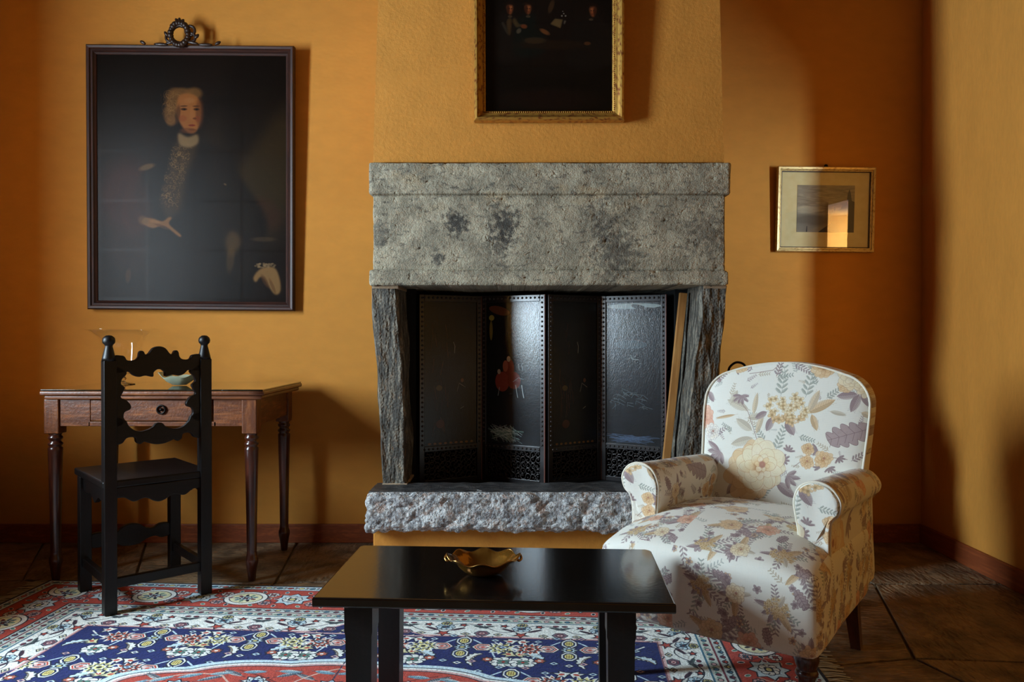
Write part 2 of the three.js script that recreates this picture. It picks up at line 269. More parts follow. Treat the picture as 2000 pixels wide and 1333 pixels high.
// ---------------------------------------------------------------- folding screen in the fireplace
const r0 = rng(5);
const lacquer = (k) => canvasTex(384, 768, (c, w, h) => {
  const r = rng(40 + k);
  c.fillStyle = '#121416'; c.fillRect(0, 0, w, h);
  for (let i = 0; i < 260; i++) { c.globalAlpha = 0.05; c.fillStyle = r() > 0.5 ? '#3b4a50' : '#0c0e10'; c.beginPath(); c.ellipse(r() * w, r() * h, 10 + r() * 70, 4 + r() * 18, (r() - 0.5), 0, 7); c.fill(); }
  c.globalAlpha = 1;
  const line = (col, wd, pts) => { c.strokeStyle = col; c.lineWidth = wd; c.beginPath(); pts.forEach((p, i) => (i ? c.lineTo(p[0] * w, p[1] * h) : c.moveTo(p[0] * w, p[1] * h))); c.stroke(); };
  const blob = (col, x, y, a, b, t = 0) => { c.fillStyle = col; c.beginPath(); c.ellipse(x * w, y * h, a * w, b * h, t, 0, 7); c.fill(); };
  if (k === 1) {                                                          // figures in red robes on a dark ground, pale rocks at the foot
    blob('#6a3a20', 0.25, 0.06, 0.2, 0.03, 0.2); blob('#9a8a3c', 0.1, 0.11, 0.05, 0.02); blob('#7c6a30', 0.09, 0.2, 0.03, 0.07);
    blob('#7a2f22', 0.42, 0.47, 0.1, 0.07, 0.2); blob('#8a3a2a', 0.3, 0.56, 0.13, 0.07, -0.2); blob('#7a2f22', 0.52, 0.55, 0.12, 0.06, 0.5); blob('#a55a40', 0.36, 0.45, 0.05, 0.04);
    blob('#b39a7c', 0.42, 0.4, 0.035, 0.02); blob('#b39a7c', 0.24, 0.49, 0.03, 0.018);
    for (const x of [0.55, 0.66]) line('#cfd8d8', 5, [[x, 0.58], [x + 0.02, 0.63], [x + 0.04, 0.67]]); for (const x of [0.6, 0.66]) line('#b8c2c2', 3, [[x, 0.44], [x + 0.02, 0.48]]);
    line('#9fb0b0', 3, [[0.5, 0.56], [0.6, 0.53], [0.7, 0.54]]); line('#9fb0b0', 3, [[0.22, 0.66], [0.25, 0.6]]);
    for (let i = 0; i < 90; i++) line(['#8fa39c', '#5d7a6c', '#c0ccc6'][i % 3], 2, [[0.02 + r() * 0.5, 0.86 + r() * 0.08], [0.1 + r() * 0.6, 0.9 + r() * 0.09]]);
    blob('#46362a', 0.82, 0.07, 0.06, 0.012, 0.6);
  } else if (k === 3) {                                                   // grey water, birds and reeds
    blob('#9aa6a2', 0.5, 0.03, 0.5, 0.02); blob('#2c2723', 0.62, 0.04, 0.16, 0.016, 0.2); line('#2c2723', 5, [[0.62, 0.04], [0.98, 0.05]]); line('#2c2723', 3, [[0.62, 0.05], [0.72, 0.08]]);
    blob('#333c40', 0.45, 0.3, 0.3, 0.03); line('#8a8f88', 4, [[0.45, 0.37], [0.48, 0.4], [0.6, 0.405]]); line('#6f7672', 3, [[0.4, 0.4], [0.5, 0.385]]);
    for (let i = 0; i < 26; i++) { const x = 0.05 + r() * 0.7, y = 0.62 + r() * 0.14; line('#5c6464', 2, [[x, y], [x + 0.1 * (r() - 0.3), y - 0.03 * r()], [x + 0.2 * r(), y + 0.02 * (r() - 0.5)]]); }
    for (let i = 0; i < 40; i++) line('#46546a', 2, [[r() * 0.5, 0.93 + r() * 0.06], [0.4 + r() * 0.6, 0.93 + r() * 0.06]]);
  } else {                                                                 // dark branches with a few worn figures
    for (let i = 0; i < 30; i++) { const x = 0.15 + r() * 0.3, y = 0.1 + r() * 0.75; line(['#3a1c14', '#4a2c18', '#2c1a14'][i % 3], 4, [[x, y], [x + 0.1 * (r() - 0.5), y + 0.1]]); }
    blob('#6a4a34', 0.72, 0.55, 0.03, 0.015); line('#8a8272', 3, [[0.62, 0.63], [0.66, 0.57], [0.78, 0.6]]); line('#a3a394', 3, [[0.55, 0.28], [0.58, 0.31], [0.57, 0.36]]); line('#8f8f80', 3, [[0.68, 0.75], [0.75, 0.735]]);
    blob('#5a4a28', 0.28, 0.6, 0.06, 0.02); blob('#4a2a1c', 0.3, 0.85, 0.08, 0.03);
    for (let i = 0; i < 9; i++) blob('#7a5426', 0.1 + i * 0.1, 0.985, 0.03, 0.008);
  }
});
M.screenFrame = std({ color: 0x1b1414, roughness: 0.28, clearcoat: 0.4, clearcoatRoughness: 0.2 });
M.screenEdge = std({ color: 0x6a3a2c, roughness: 0.4 });
M.bead = std({ color: 0x3c3634, roughness: 0.3, metalness: 0.3 });
{
  const sc = thing('folding_screen', 'four-leaf black lacquer folding screen standing in the fireplace opening', 'screen', [0.15, 0.3405, 0.27]);
  const folds = [[-0.415, 0.35], [-0.140, 0.19], [0.152, 0.35], [0.41, 0.19], [0.685, 0.35]].map(([x, z]) => [x - 0.15, z - 0.27]), Hh = 0.846;
  const fret = (w, h) => {                                                  // pierced scrollwork
    const parts = [], r = rng(9);
    const n = Math.round(w / 0.026);
    for (let i = 0; i < n; i++) for (let j = 0; j < 5; j++) {
      const x = -w / 2 + (i + 0.5) * w / n, y = (j + 0.5) * h / 5, a = r() * 6.3, R = 0.0105 + r() * 0.003;
      parts.push(at(new THREE.TorusGeometry(R, 0.0022, 5, 12, 4.6), x, y, 0, 0, 0, a));
      parts.push(at(new THREE.SphereGeometry(0.0042, 6, 4), x + 0.004 * Math.cos(a), y + 0.004 * Math.sin(a), 0.001));
      parts.push(at(new THREE.CylinderGeometry(0.0018, 0.0018, 0.028, 5), x + w / n / 2, y, -0.001, 0, 0, a * 2));
    }
    return parts;
  };
  for (let k = 0; k < 4; k++) {
    const a = folds[k], b = folds[k + 1], w = Math.hypot(b[0] - a[0], b[1] - a[1]) - 0.008, leaf = new THREE.Group();
    leaf.name = 'leaf'; leaf.position.set((a[0] + b[0]) / 2, 0, (a[1] + b[1]) / 2); leaf.rotation.y = Math.atan2(-(b[1] - a[1]), b[0] - a[0]); sc.add(leaf);
    const s = 0.024, e = w / 2;
    mesh('frame', [rbx(-e, -e + s, 0, Hh, -0.01, 0.01, 0.002), rbx(e - s, e, 0, Hh, -0.01, 0.01, 0.002), rbx(-e + s, e - s, Hh - 0.03, Hh, -0.01, 0.01, 0.002), rbx(-e + s, e - s, 0, 0.022, -0.01, 0.01, 0.002), rbx(-e + s, e - s, 0.148, 0.172, -0.01, 0.01, 0.002)], M.screenFrame, leaf);
    const pg = bx(-e + s, e - s, 0.172, Hh - 0.03, -0.005, 0.004);
    mesh('painted_panel', mapUV(pg, (x, y) => [(x + e - s) / (2 * e - 2 * s), (y - 0.172) / (Hh - 0.202)]), std({ map: lacquer(k), roughness: 0.22, bumpMap: plasterBump, bumpScale: 0.0004 }), leaf);
    const beads = []; for (let y = 0.18; y < Hh; y += 0.021) for (const x of [-e + s * 0.55, e - s * 0.55]) beads.push(at(new THREE.SphereGeometry(0.0052, 7, 5), x, y, 0.01)); for (let x = -e + s; x < e - s; x += 0.021) beads.push(at(new THREE.SphereGeometry(0.0052, 7, 5), x, Hh - 0.014, 0.01), at(new THREE.SphereGeometry(0.0052, 7, 5), x, 0.16, 0.01));
    const bd = mesh('beading', beads.map((g) => boxUV(g)), M.bead, leaf); bd.userData.kind = 'stuff';
    const fw = mesh('fretwork', fret(w - 2 * s, 0.126).map((g) => boxUV(at(g, 0, 0.022, 0))), M.bead, leaf); fw.userData.kind = 'stuff';
    mesh('edge_strip', [rbx(e - 0.003, e + 0.002, 0.0, Hh, 0.004, 0.012, 0.001)], M.screenEdge, leaf);
  }
  sc.children.forEach((c) => { c.userData = {}; });
}
{ // timber strip leaning in the opening
  const g = rbx(-0.016, 0.016, 0, 0.85, -0.012, 0.012, 0.002), o = mesh('timber_batten', mapUV(g, (x, y, z) => [x + z, y]), std({ map: woodTex([168, 112, 54], [206, 152, 86], 31, 6, 24), roughness: 0.6 }));
  o.position.set(0.652, 0.342, 0.425); o.rotation.z = -0.1; tag(o, 'pale timber batten leaning beside the right stone jamb', 'batten');
}
{ // iron fire tools beside the right jamb, mostly behind the armchair
  const t = thing('fire_tool_stand', 'black iron fire tool stand with a looped handle behind the armchair', 'fire tools', [0.955, 0, 0.46]);
  mesh('base', [at(lathe([[0, 0], [0.085, 0], [0.085, 0.008], [0.06, 0.018], [0.012, 0.03], [0, 0.03]]), 0, 0, 0)], M.iron, t);
  mesh('pole', at(new THREE.CylinderGeometry(0.006, 0.007, 0.80, 12), 0, 0.42, 0), M.iron, t);
  mesh('loop_handle', [tube([[0, 0.80, 0], [-0.028, 0.83, 0], [-0.03, 0.865, 0], [0.0, 0.89, 0.0], [0.034, 0.88, 0], [0.04, 0.84, 0], [0.0, 0.80, 0]], 0.005, 50), tube([[-0.045, 0.80, 0.02], [-0.02, 0.835, 0.02], [0.02, 0.85, 0.02], [0.055, 0.82, 0.02]], 0.004, 30)], M.iron, t);
  mesh('hook_bar', tube([[-0.06, 0.795, 0], [-0.05, 0.78, 0], [0, 0.79, 0], [0.05, 0.78, 0], [0.06, 0.795, 0]], 0.004, 30), M.iron, t);
  for (const x of [-0.05, 0.05]) mesh('poker', [tube([[x, 0.78, 0], [x, 0.5, 0.004], [x * 1.2, 0.1, 0.01]], 0.005, 20), at(new THREE.SphereGeometry(0.011, 12, 8), x, 0.79, 0)], M.iron, t);
}

{ // basket of logs standing behind the armchair; its shadow lies on the right wall
  const t = thing('log_basket', 'wicker basket of upright logs in the corner behind the armchair', 'basket', [1.225, 0, 0.45]);
  const rings = []; for (let k = 0; k < 17; k++) { const y = 0.012 + k * 0.022, R = 0.115 + 0.035 * k / 16; rings.push(tube(Array.from({ length: 36 }, (_, i) => { const a = i / 36 * 2 * Math.PI; return [(R + 0.004 * ((i + k) % 2 ? 1 : -1)) * Math.cos(a), y, (R + 0.004 * ((i + k) % 2 ? 1 : -1)) * Math.sin(a)]; }), 0.0115, 72, 6, true)); }
  mesh('wicker_body', [...rings, at(new THREE.CylinderGeometry(0.11, 0.11, 0.012, 24), 0, 0.006, 0)], std({ color: 0x6a4a2a, roughness: 0.7 }), t).userData.kind = 'stuff';
  for (const [x, z, r, h, tx, tz] of [[0, 0, 0.045, 0.8, 0, 0.02], [0.075, 0.01, 0.035, 0.7, 0.03, -0.08], [-0.075, 0.015, 0.037, 0.74, 0.02, 0.06], [0.02, 0.078, 0.033, 0.66, 0.07, 0], [-0.02, -0.078, 0.034, 0.72, -0.06, 0.02]]) { const g = new THREE.CylinderGeometry(r * 0.92, r, h, 14, 6), p = g.attributes.position; for (let i = 0; i < p.count; i++) { const k = 1 + 0.08 * n3(p.getX(i) * 30, p.getY(i) * 5, p.getZ(i) * 30 + h); p.setX(i, p.getX(i) * k); p.setZ(i, p.getZ(i) * k); } mesh('log', boxUV(at(crease(g, 0.7), x, 0.013 + h / 2, z, tx, 0, tz)), std({ map: jambTex, color: 0xa08060, roughness: 0.9 }), t); }
}

// ---------------------------------------------------------------- framed pictures
function frameGeo(w, h, prof) {                                            // prof: [inset from the outer edge, height off the wall]; mitred sides
  const sides = [];
  const c = (i) => [[-w / 2 + i, -h / 2 + i], [w / 2 - i, -h / 2 + i], [w / 2 - i, h / 2 - i], [-w / 2 + i, h / 2 - i]];
  for (let s = 0; s < 4; s++) {
    const v = [], uv = [], idx = [];
    prof.forEach(([i, z], k) => { const a = c(i)[s], b = c(i)[(s + 1) % 4]; v.push(a[0], a[1], z, b[0], b[1], z); uv.push(k * 0.06, 0, k * 0.06, (s % 2 ? h : w)); });
    for (let k = 0; k + 1 < prof.length; k++) { const a = 2 * k; idx.push(a, a + 1, a + 3, a, a + 3, a + 2); }
    const g = new THREE.BufferGeometry(); g.setAttribute('position', new THREE.Float32BufferAttribute(v, 3)); g.setAttribute('uv', new THREE.Float32BufferAttribute(uv, 2)); g.setIndex(idx);
    const f = g.toNonIndexed(); f.computeVertexNormals(); sides.push(f);
  }
  return sides;
}
const weave = grey(512, 512, tiled((u, v) => 0.5 + 0.2 * Math.sin(u * 512 * 0.9) * Math.sin(v * 512 * 0.9) + 0.2 * n2(u * 160, v * 30) + 0.2 * n2(u * 30, v * 160)));
function soft(c, col, x, y, a, b, t = 0, al = 1) {                           // a brushed patch with a soft rim
  c.save(); c.translate(x, y); c.rotate(t); c.scale(a, b); const g = c.createRadialGradient(0, 0, 0, 0, 0, 1); g.addColorStop(0, col); g.addColorStop(0.55, col); g.addColorStop(1, col + '00'); c.globalAlpha = al; c.fillStyle = g; c.beginPath(); c.arc(0, 0, 1, 0, 7); c.fill(); c.restore();
}
const poly = (c, col, pts, al = 1) => { c.globalAlpha = al; c.fillStyle = col; c.beginPath(); pts.forEach((p, i) => (i ? c.lineTo(...p) : c.moveTo(...p))); c.closePath(); c.fill(); c.globalAlpha = 1; };
function curvePoly(c, col, pts, al = 1, blur = 0) { const q = spline(pts, pts.length * 6); if (blur) c.filter = 'blur(' + blur + 'px)'; poly(c, col, q.map(xy), al); c.filter = 'none'; }
const portraitTex = canvasTex(740, 970, (c, w, h) => {                      // 2 px to each pixel of the photograph
  c.fillStyle = '#1b120b'; c.fillRect(0, 0, w, h);
  soft(c, '#3a2f1a', 620, 420, 260, 330, 0.5, 0.9); soft(c, '#3c3420', 640, 560, 160, 240, 0, 0.6); soft(c, '#160d08', 120, 150, 300, 260, 0, 0.8);
  curvePoly(c, '#140c08', [[540, 0], [740, 0], [740, 160], [560, 420], [500, 480], [470, 400]], 0.75, 22);
  soft(c, '#4a1d10', 120, 560, 150, 190, 0, 0.75); soft(c, '#56220f', 150, 600, 60, 130, 0.1, 0.6); soft(c, '#3c2014', 130, 760, 110, 120, 0, 0.5); soft(c, '#4a2a20', 650, 620, 100, 70, 0.5, 0.4);
  curvePoly(c, '#17120e', [[300, 350], [240, 420], [180, 460], [150, 560], [190, 680], [220, 960], [560, 960], [640, 760], [660, 640], [560, 480], [510, 390], [420, 340]], 0.96, 9);
  curvePoly(c, '#241d16', [[430, 350], [510, 400], [560, 500], [620, 620], [640, 760], [560, 900], [480, 700]], 0.6, 14);
  curvePoly(c, '#3c1a10', [[150, 470], [110, 560], [120, 660], [190, 690], [215, 640], [190, 520]], 0.8, 12);
  soft(c, '#8a7a58', 195, 440, 40, 14, -0.3, 0.8);
  // waistcoat with lace front
  curvePoly(c, '#5a4a2c', [[310, 340], [285, 430], [250, 560], [270, 640], [330, 600], [350, 480], [390, 360]], 0.6, 10);
  const r = rng(3); for (let i = 0; i < 420; i++) { const t = r(), x = lerp(335, 275, t) + (r() - 0.5) * 74, y = lerp(350, 600, t); c.strokeStyle = ['#8f7b4c', '#a39066', '#54442a', '#3a2d1a'][Math.floor(r() * 4)]; c.globalAlpha = 0.55; c.lineWidth = 1.5 + r() * 2; c.beginPath(); c.arc(x, y, 2 + r() * 5, r() * 6, r() * 6 + 3); c.stroke(); }
  c.globalAlpha = 1;
  curvePoly(c, '#a59a7a', [[318, 305], [322, 350], [360, 362], [395, 345], [392, 310], [355, 320]], 0.9, 4);
  // wig and face
  for (const [x, y, a, b] of [[300, 180, 40, 60], [285, 230, 32, 46], [330, 150, 60, 28], [380, 150, 40, 30], [290, 260, 26, 24]]) soft(c, '#8a6c40', x, y, a, b, 0, 0.85);
  for (let i = 0; i < 60; i++) { c.strokeStyle = ['#a78a58', '#6a4e2a', '#bba070'][i % 3]; c.globalAlpha = 0.35; c.lineWidth = 2; c.beginPath(); c.arc(262 + r() * 60, 150 + r() * 110, 8 + r() * 12, r() * 6, r() * 6 + 2.2); c.stroke(); } c.globalAlpha = 1;
  curvePoly(c, '#b57f48', [[318, 165], [312, 220], [322, 262], [348, 298], [376, 306], [398, 282], [408, 235], [404, 185], [384, 158], [345, 150]], 1, 3);
  soft(c, '#5a3a20', 318, 230, 10, 50, 0.1, 0.7); soft(c, '#7a4a2a', 355, 296, 40, 14, 0, 0.6); soft(c, '#caa070', 362, 178, 26, 14, 0, 0.5);
  soft(c, '#6a3f22', 402, 225, 20, 70, 0, 0.6); soft(c, '#c08a55', 338, 190, 26, 26, 0, 0.6); soft(c, '#a55a36', 335, 248, 20, 16, 0, 0.5); soft(c, '#9a4c30', 392, 248, 14, 14, 0, 0.5);
  for (const x of [340, 388]) { soft(c, '#3a2214', x, 212, 15, 6, 0, 0.9); soft(c, '#5a3a20', x, 200, 18, 4, -0.05, 0.8); soft(c, '#1a0f0a', x + 2, 213, 5, 4, 0, 1); }
  curvePoly(c, '#c08c58', [[366, 205], [362, 245], [372, 254], [382, 248], [376, 205]], 0.7, 3); soft(c, '#6a3a20', 382, 248, 10, 5, 0, 0.8); soft(c, '#8a3424', 371, 275, 17, 5, 0, 0.9); soft(c, '#6a4020', 372, 292, 20, 5, 0, 0.5);
  // hands and cuffs
  curvePoly(c, '#a5814f', [[185, 640], [175, 660], [215, 680], [262, 672], [318, 712], [326, 704], [282, 664], [292, 640], [280, 636], [255, 652], [220, 642]], 0.95, 2); soft(c, '#6a4a2a', 250, 672, 40, 8, 0.4, 0.6); soft(c, '#c09a68', 225, 655, 26, 8, 0.2, 0.6); soft(c, '#8a7450', 180, 650, 26, 22, 0.5, 0.7);
  curvePoly(c, '#7c6a48', [[520, 690], [500, 730], [515, 790], [535, 780], [560, 740], [550, 700]], 0.6, 8); soft(c, '#6a5a38', 520, 800, 20, 70, 0.1, 0.5); soft(c, '#5c5240', 650, 720, 60, 12, 0, 0.6);
  curvePoly(c, '#aa9468', [[640, 835], [610, 870], [620, 890], [645, 870], [690, 935], [716, 925], [712, 870], [690, 830]], 0.95, 3); soft(c, '#6a4a2c', 655, 885, 12, 36, -0.5, 0.6); soft(c, '#6a4a2c', 685, 905, 8, 40, -0.4, 0.5); for (let i = 0; i < 30; i++) soft(c, '#a59c84', 618 + r() * 80, 815 + r() * 16, 7, 5, 0, 0.6);
  soft(c, '#6a5030', 120, 870, 14, 36, 0.1, 0.6); soft(c, '#9a8c74', 500, 505, 8, 5, 0.5, 0.7);
  for (let i = 0; i < 2600; i++) { c.globalAlpha = 0.05; c.fillStyle = r() > 0.5 ? '#d8c8a0' : '#000'; c.fillRect(r() * w, r() * h, 1, 4 + r() * 16); c.fillRect(r() * w, r() * h, 4 + r() * 16, 1); }
  c.globalAlpha = 1; c.globalCompositeOperation = 'multiply'; c.fillStyle = '#b89c80'; c.fillRect(0, 0, w, h); c.globalCompositeOperation = 'source-over';
});
M.frameDark = std({ map: woodTex([46, 20, 12], [84, 38, 20], 41, 6, 20), roughness: 0.5 });
{
  const p = thing('portrait_painting', 'dark oil portrait of a bewigged gentleman in a narrow carved frame above the desk', 'painting', [-1.545, 1.128, 0.012]);
  const tilt = p; tilt.rotation.x = 0.022; tilt.rotation.z = -0.009;
  const w = 0.992, h = 1.262;
  mesh('frame', frameGeo(w, h, [[0, 0], [0, 0.026], [0.006, 0.032], [0.016, 0.03], [0.02, 0.022], [0.03, 0.024], [0.034, 0.018], [0.042, 0.012], [0.044, 0.004]]).map((g) => at(g, 0, h / 2, 0)), M.frameDark, tilt);
  mesh('canvas', mapUV(bx(-w / 2 + 0.04, w / 2 - 0.04, 0.04, h - 0.04, 0, 0.008), (x, y) => [(x + w / 2 - 0.04) / (w - 0.08), (y - 0.04) / (h - 0.08)]), std({ map: portraitTex, roughness: 0.3, specularIntensity: 0.22, bumpMap: rep(weave, 4, 5), bumpScale: 0.00025 }), tilt);
  // carved crest: wreath, bow and leaves
  const parts = [], r = rng(8);
  for (let a = 0; a < 6.28; a += 0.3) parts.push(at(new THREE.SphereGeometry(0.0125 + 0.004 * r(), 8, 6), -0.012 + 0.042 * Math.cos(a), 0.045 + 0.052 * Math.sin(a), 0.012 + 0.006 * r()));
  parts.push(new THREE.TorusGeometry(0.042, 0.010, 8, 24).translate(-0.012, 0.045, 0.01));
  parts.push(at(new THREE.TorusGeometry(0.022, 0.007, 8, 18), 0.038, 0.062, 0.012), at(new THREE.TorusGeometry(0.02, 0.007, 8, 18), 0.042, 0.03, 0.012), at(new THREE.TorusGeometry(0.018, 0.007, 8, 18, 4), -0.058, 0.028, 0.012, 0, 0, 1));
  for (const [x, y, a, l] of [[-0.012, 0.108, 1.57, 0.03], [-0.024, 0.108, 2.2, 0.026], [0.002, 0.105, 0.9, 0.026], [-0.075, 0.045, 2.2, 0.03], [0.07, 0.035, 0.8, 0.03], [-0.05, 0.005, 3.3, 0.06], [0.05, 0.005, -0.2, 0.06], [-0.185, 0.004, 2.6, 0.032], [0.17, 0.004, 0.5, 0.032], [-0.1, -0.004, 3.1, 0.07], [0.11, -0.004, 0, 0.07]]) { const g = new THREE.SphereGeometry(1, 8, 6); g.scale(l / 2, 0.008, 0.007); parts.push(at(g, x, y, 0.014, 0, 0, a)); }
  mesh('carved_crest', parts.map((g) => boxUV(at(g, -0.03, h, 0.03))), std({ color: 0x2e1a10, roughness: 0.4, bumpMap: plasterBump, bumpScale: 0.002 }), tilt);
}
const groupTex = canvasTex(560, 780, (c, w, h) => {                          // four sitters round a table in the dark
  c.fillStyle = '#0e0b09'; c.fillRect(0, 0, w, h); const y0 = h - 490, r = rng(12);   // y0: the top edge of what the photograph shows
  soft(c, '#1c1410', w / 2, y0 + 120, 330, 240, 0, 0.8); soft(c, '#231510', w / 2, y0 + 430, 260, 60, 0, 0.6);
  const face = (x, y, s, d) => { curvePoly(c, '#241610', [[x - 20 * s, y - 6 * s], [x - 16 * s, y - 28 * s], [x + 4 * s, y - 34 * s], [x + 20 * s, y - 22 * s], [x + 20 * s, y + 4 * s], [x, y + 10 * s]], 1, 4); curvePoly(c, '#a5623c', [[x - 12 * s, y - 16 * s], [x - 12 * s, y + 6 * s], [x - 3 * s, y + 22 * s], [x + 6 * s, y + 21 * s], [x + 12 * s, y + 3 * s], [x + 10 * s, y - 17 * s]], 0.95, 3); soft(c, '#3a1c10', x - d * 8 * s, y + 2, 8 * s, 26 * s, 0, 0.75); soft(c, '#c98a5c', x + d * 4 * s, y - 8, 6 * s, 7 * s, 0, 0.7); for (const e of [-5, 5]) soft(c, '#2a1610', x + e * s + d * 2, y - 3, 4 * s, 2.4 * s, 0, 0.9); soft(c, '#c4774c', x + d * 3 * s, y + 3, 2.5 * s, 6 * s, 0, 0.7); soft(c, '#6a2c1c', x + d * 2 * s, y + 12 * s, 5 * s, 2 * s, 0, 0.9); };
  const coat = (x, y, a, b, col) => curvePoly(c, col, [[x - a * 0.3, y - b], [x - a, y - b * 0.5], [x - a * 1.1, y + b], [x + a * 1.1, y + b], [x + a, y - b * 0.5], [x + a * 0.3, y - b]], 0.95, 8);
  coat(105, y0 + 150, 74, 95, '#1c1714'); coat(195, y0 + 140, 56, 90, '#141a18'); coat(455, y0 + 170, 84, 110, '#1a1614'); coat(300, y0 + 60, 60, 70, '#1a1310');
  for (const [x, y] of [[112, 64], [190, 64], [462, 78]]) soft(c, '#6a5a48', x, y0 + y, 12, 7, 0, 0.7);
  curvePoly(c, '#5c4a2c', [[118, y0 + 74], [98, y0 + 84], [104, y0 + 140], [114, y0 + 140]], 0.8, 3); curvePoly(c, '#6a5a38', [[132, y0 + 70], [150, y0 + 96], [166, y0 + 102], [140, y0 + 112], [124, y0 + 86]], 0.7, 3); curvePoly(c, '#4c4a40', [[76, y0 + 94], [98, y0 + 140], [104, y0 + 138], [86, y0 + 92]], 0.7, 3);
  face(112, y0 + 32, 1, 1); face(190, y0 + 32, 1, 1); face(470, y0 + 42, 1.05, -1); face(300, y0 - 40, 1, 0);
  soft(c, '#2a1c12', 290, y0 + 190, 190, 26, 0, 0.8);
  soft(c, '#8a4a2a', 172, y0 + 108, 18, 12, 0.2, 0.9); soft(c, '#8a8474', 150, y0 + 128, 12, 16, 0.6, 0.6); soft(c, '#8a5a32', 262, y0 + 132, 30, 12, 0.5, 0.9);
  c.filter = 'blur(2px)'; poly(c, '#7a6c48', [[306, y0 + 74], [340, y0 + 78], [330, y0 + 116], [286, y0 + 98]], 0.95); poly(c, '#8a8a84', [[346, y0 + 82], [354, y0 + 84], [348, y0 + 98], [344, y0 + 98]], 0.9); c.filter = 'none';
  for (const [x, y, a] of [[336, 62, 5], [352, 62, 5], [340, 42, 3], [344, 52, 4]]) soft(c, '#a9b4c0', x, y0 + y, a, a, 0, 0.8);
  soft(c, '#5a4028', 290, y0 + 20, 14, 40, 0.3, 0.7); soft(c, '#463824', 220, y0 + 170, 60, 18, 0, 0.8); soft(c, '#6a4426', 446, y0 + 184, 18, 10, 0, 0.8);
  for (let i = 0; i < 900; i++) { c.globalAlpha = 0.04; c.fillStyle = r() > 0.5 ? '#6a5a44' : '#000'; c.fillRect(r() * w, r() * h, 2, 3 + r() * 9); } c.globalAlpha = 1; c.globalCompositeOperation = 'multiply'; c.fillStyle = '#b0947c'; c.fillRect(0, 0, w, h); c.globalCompositeOperation = 'source-over';
});
{
  const p = thing('group_painting', 'dark oil painting of seated figures in a gilt frame on the chimney breast', 'painting', [0.1505, 1.872, 0.592]);
  const w = 0.606, h = 0.79, tilt = p; tilt.rotation.x = 0.02; tilt.rotation.z = 0.002;
  mesh('frame', frameGeo(w, h, [[0, 0], [0, 0.038], [0.004, 0.045], [0.012, 0.047], [0.018, 0.038], [0.026, 0.029], [0.034, 0.026], [0.038, 0.019], [0.045, 0.014], [0.047, 0.006]]).map((g) => at(g, 0, h / 2, 0)), M.gilt, tilt);
  const beads = [], bd = new THREE.SphereGeometry(0.0036, 6, 5); const i = 0.0395;
  for (let x = -w / 2 + i; x <= w / 2 - i; x += 0.0085) beads.push(at(bd, x, i, 0.019), at(bd, x, h - i, 0.019)); for (let y = i; y <= h - i; y += 0.0085) beads.push(at(bd, -w / 2 + i, y, 0.019), at(bd, w / 2 - i, y, 0.019));
  mesh('beading', beads.map((g) => boxUV(g)), M.gilt, tilt).userData.kind = 'stuff';
  mesh('canvas', mapUV(bx(-w / 2 + 0.04, w / 2 - 0.04, 0.04, h - 0.04, 0, 0.008), (x, y) => [(x + w / 2 - 0.04) / (w - 0.08), (y - 0.04) / (h - 0.08)]), std({ map: groupTex, roughness: 0.25, specularIntensity: 0.6, bumpMap: rep(weave, 3, 4), bumpScale: 0.0005 }), tilt);
}
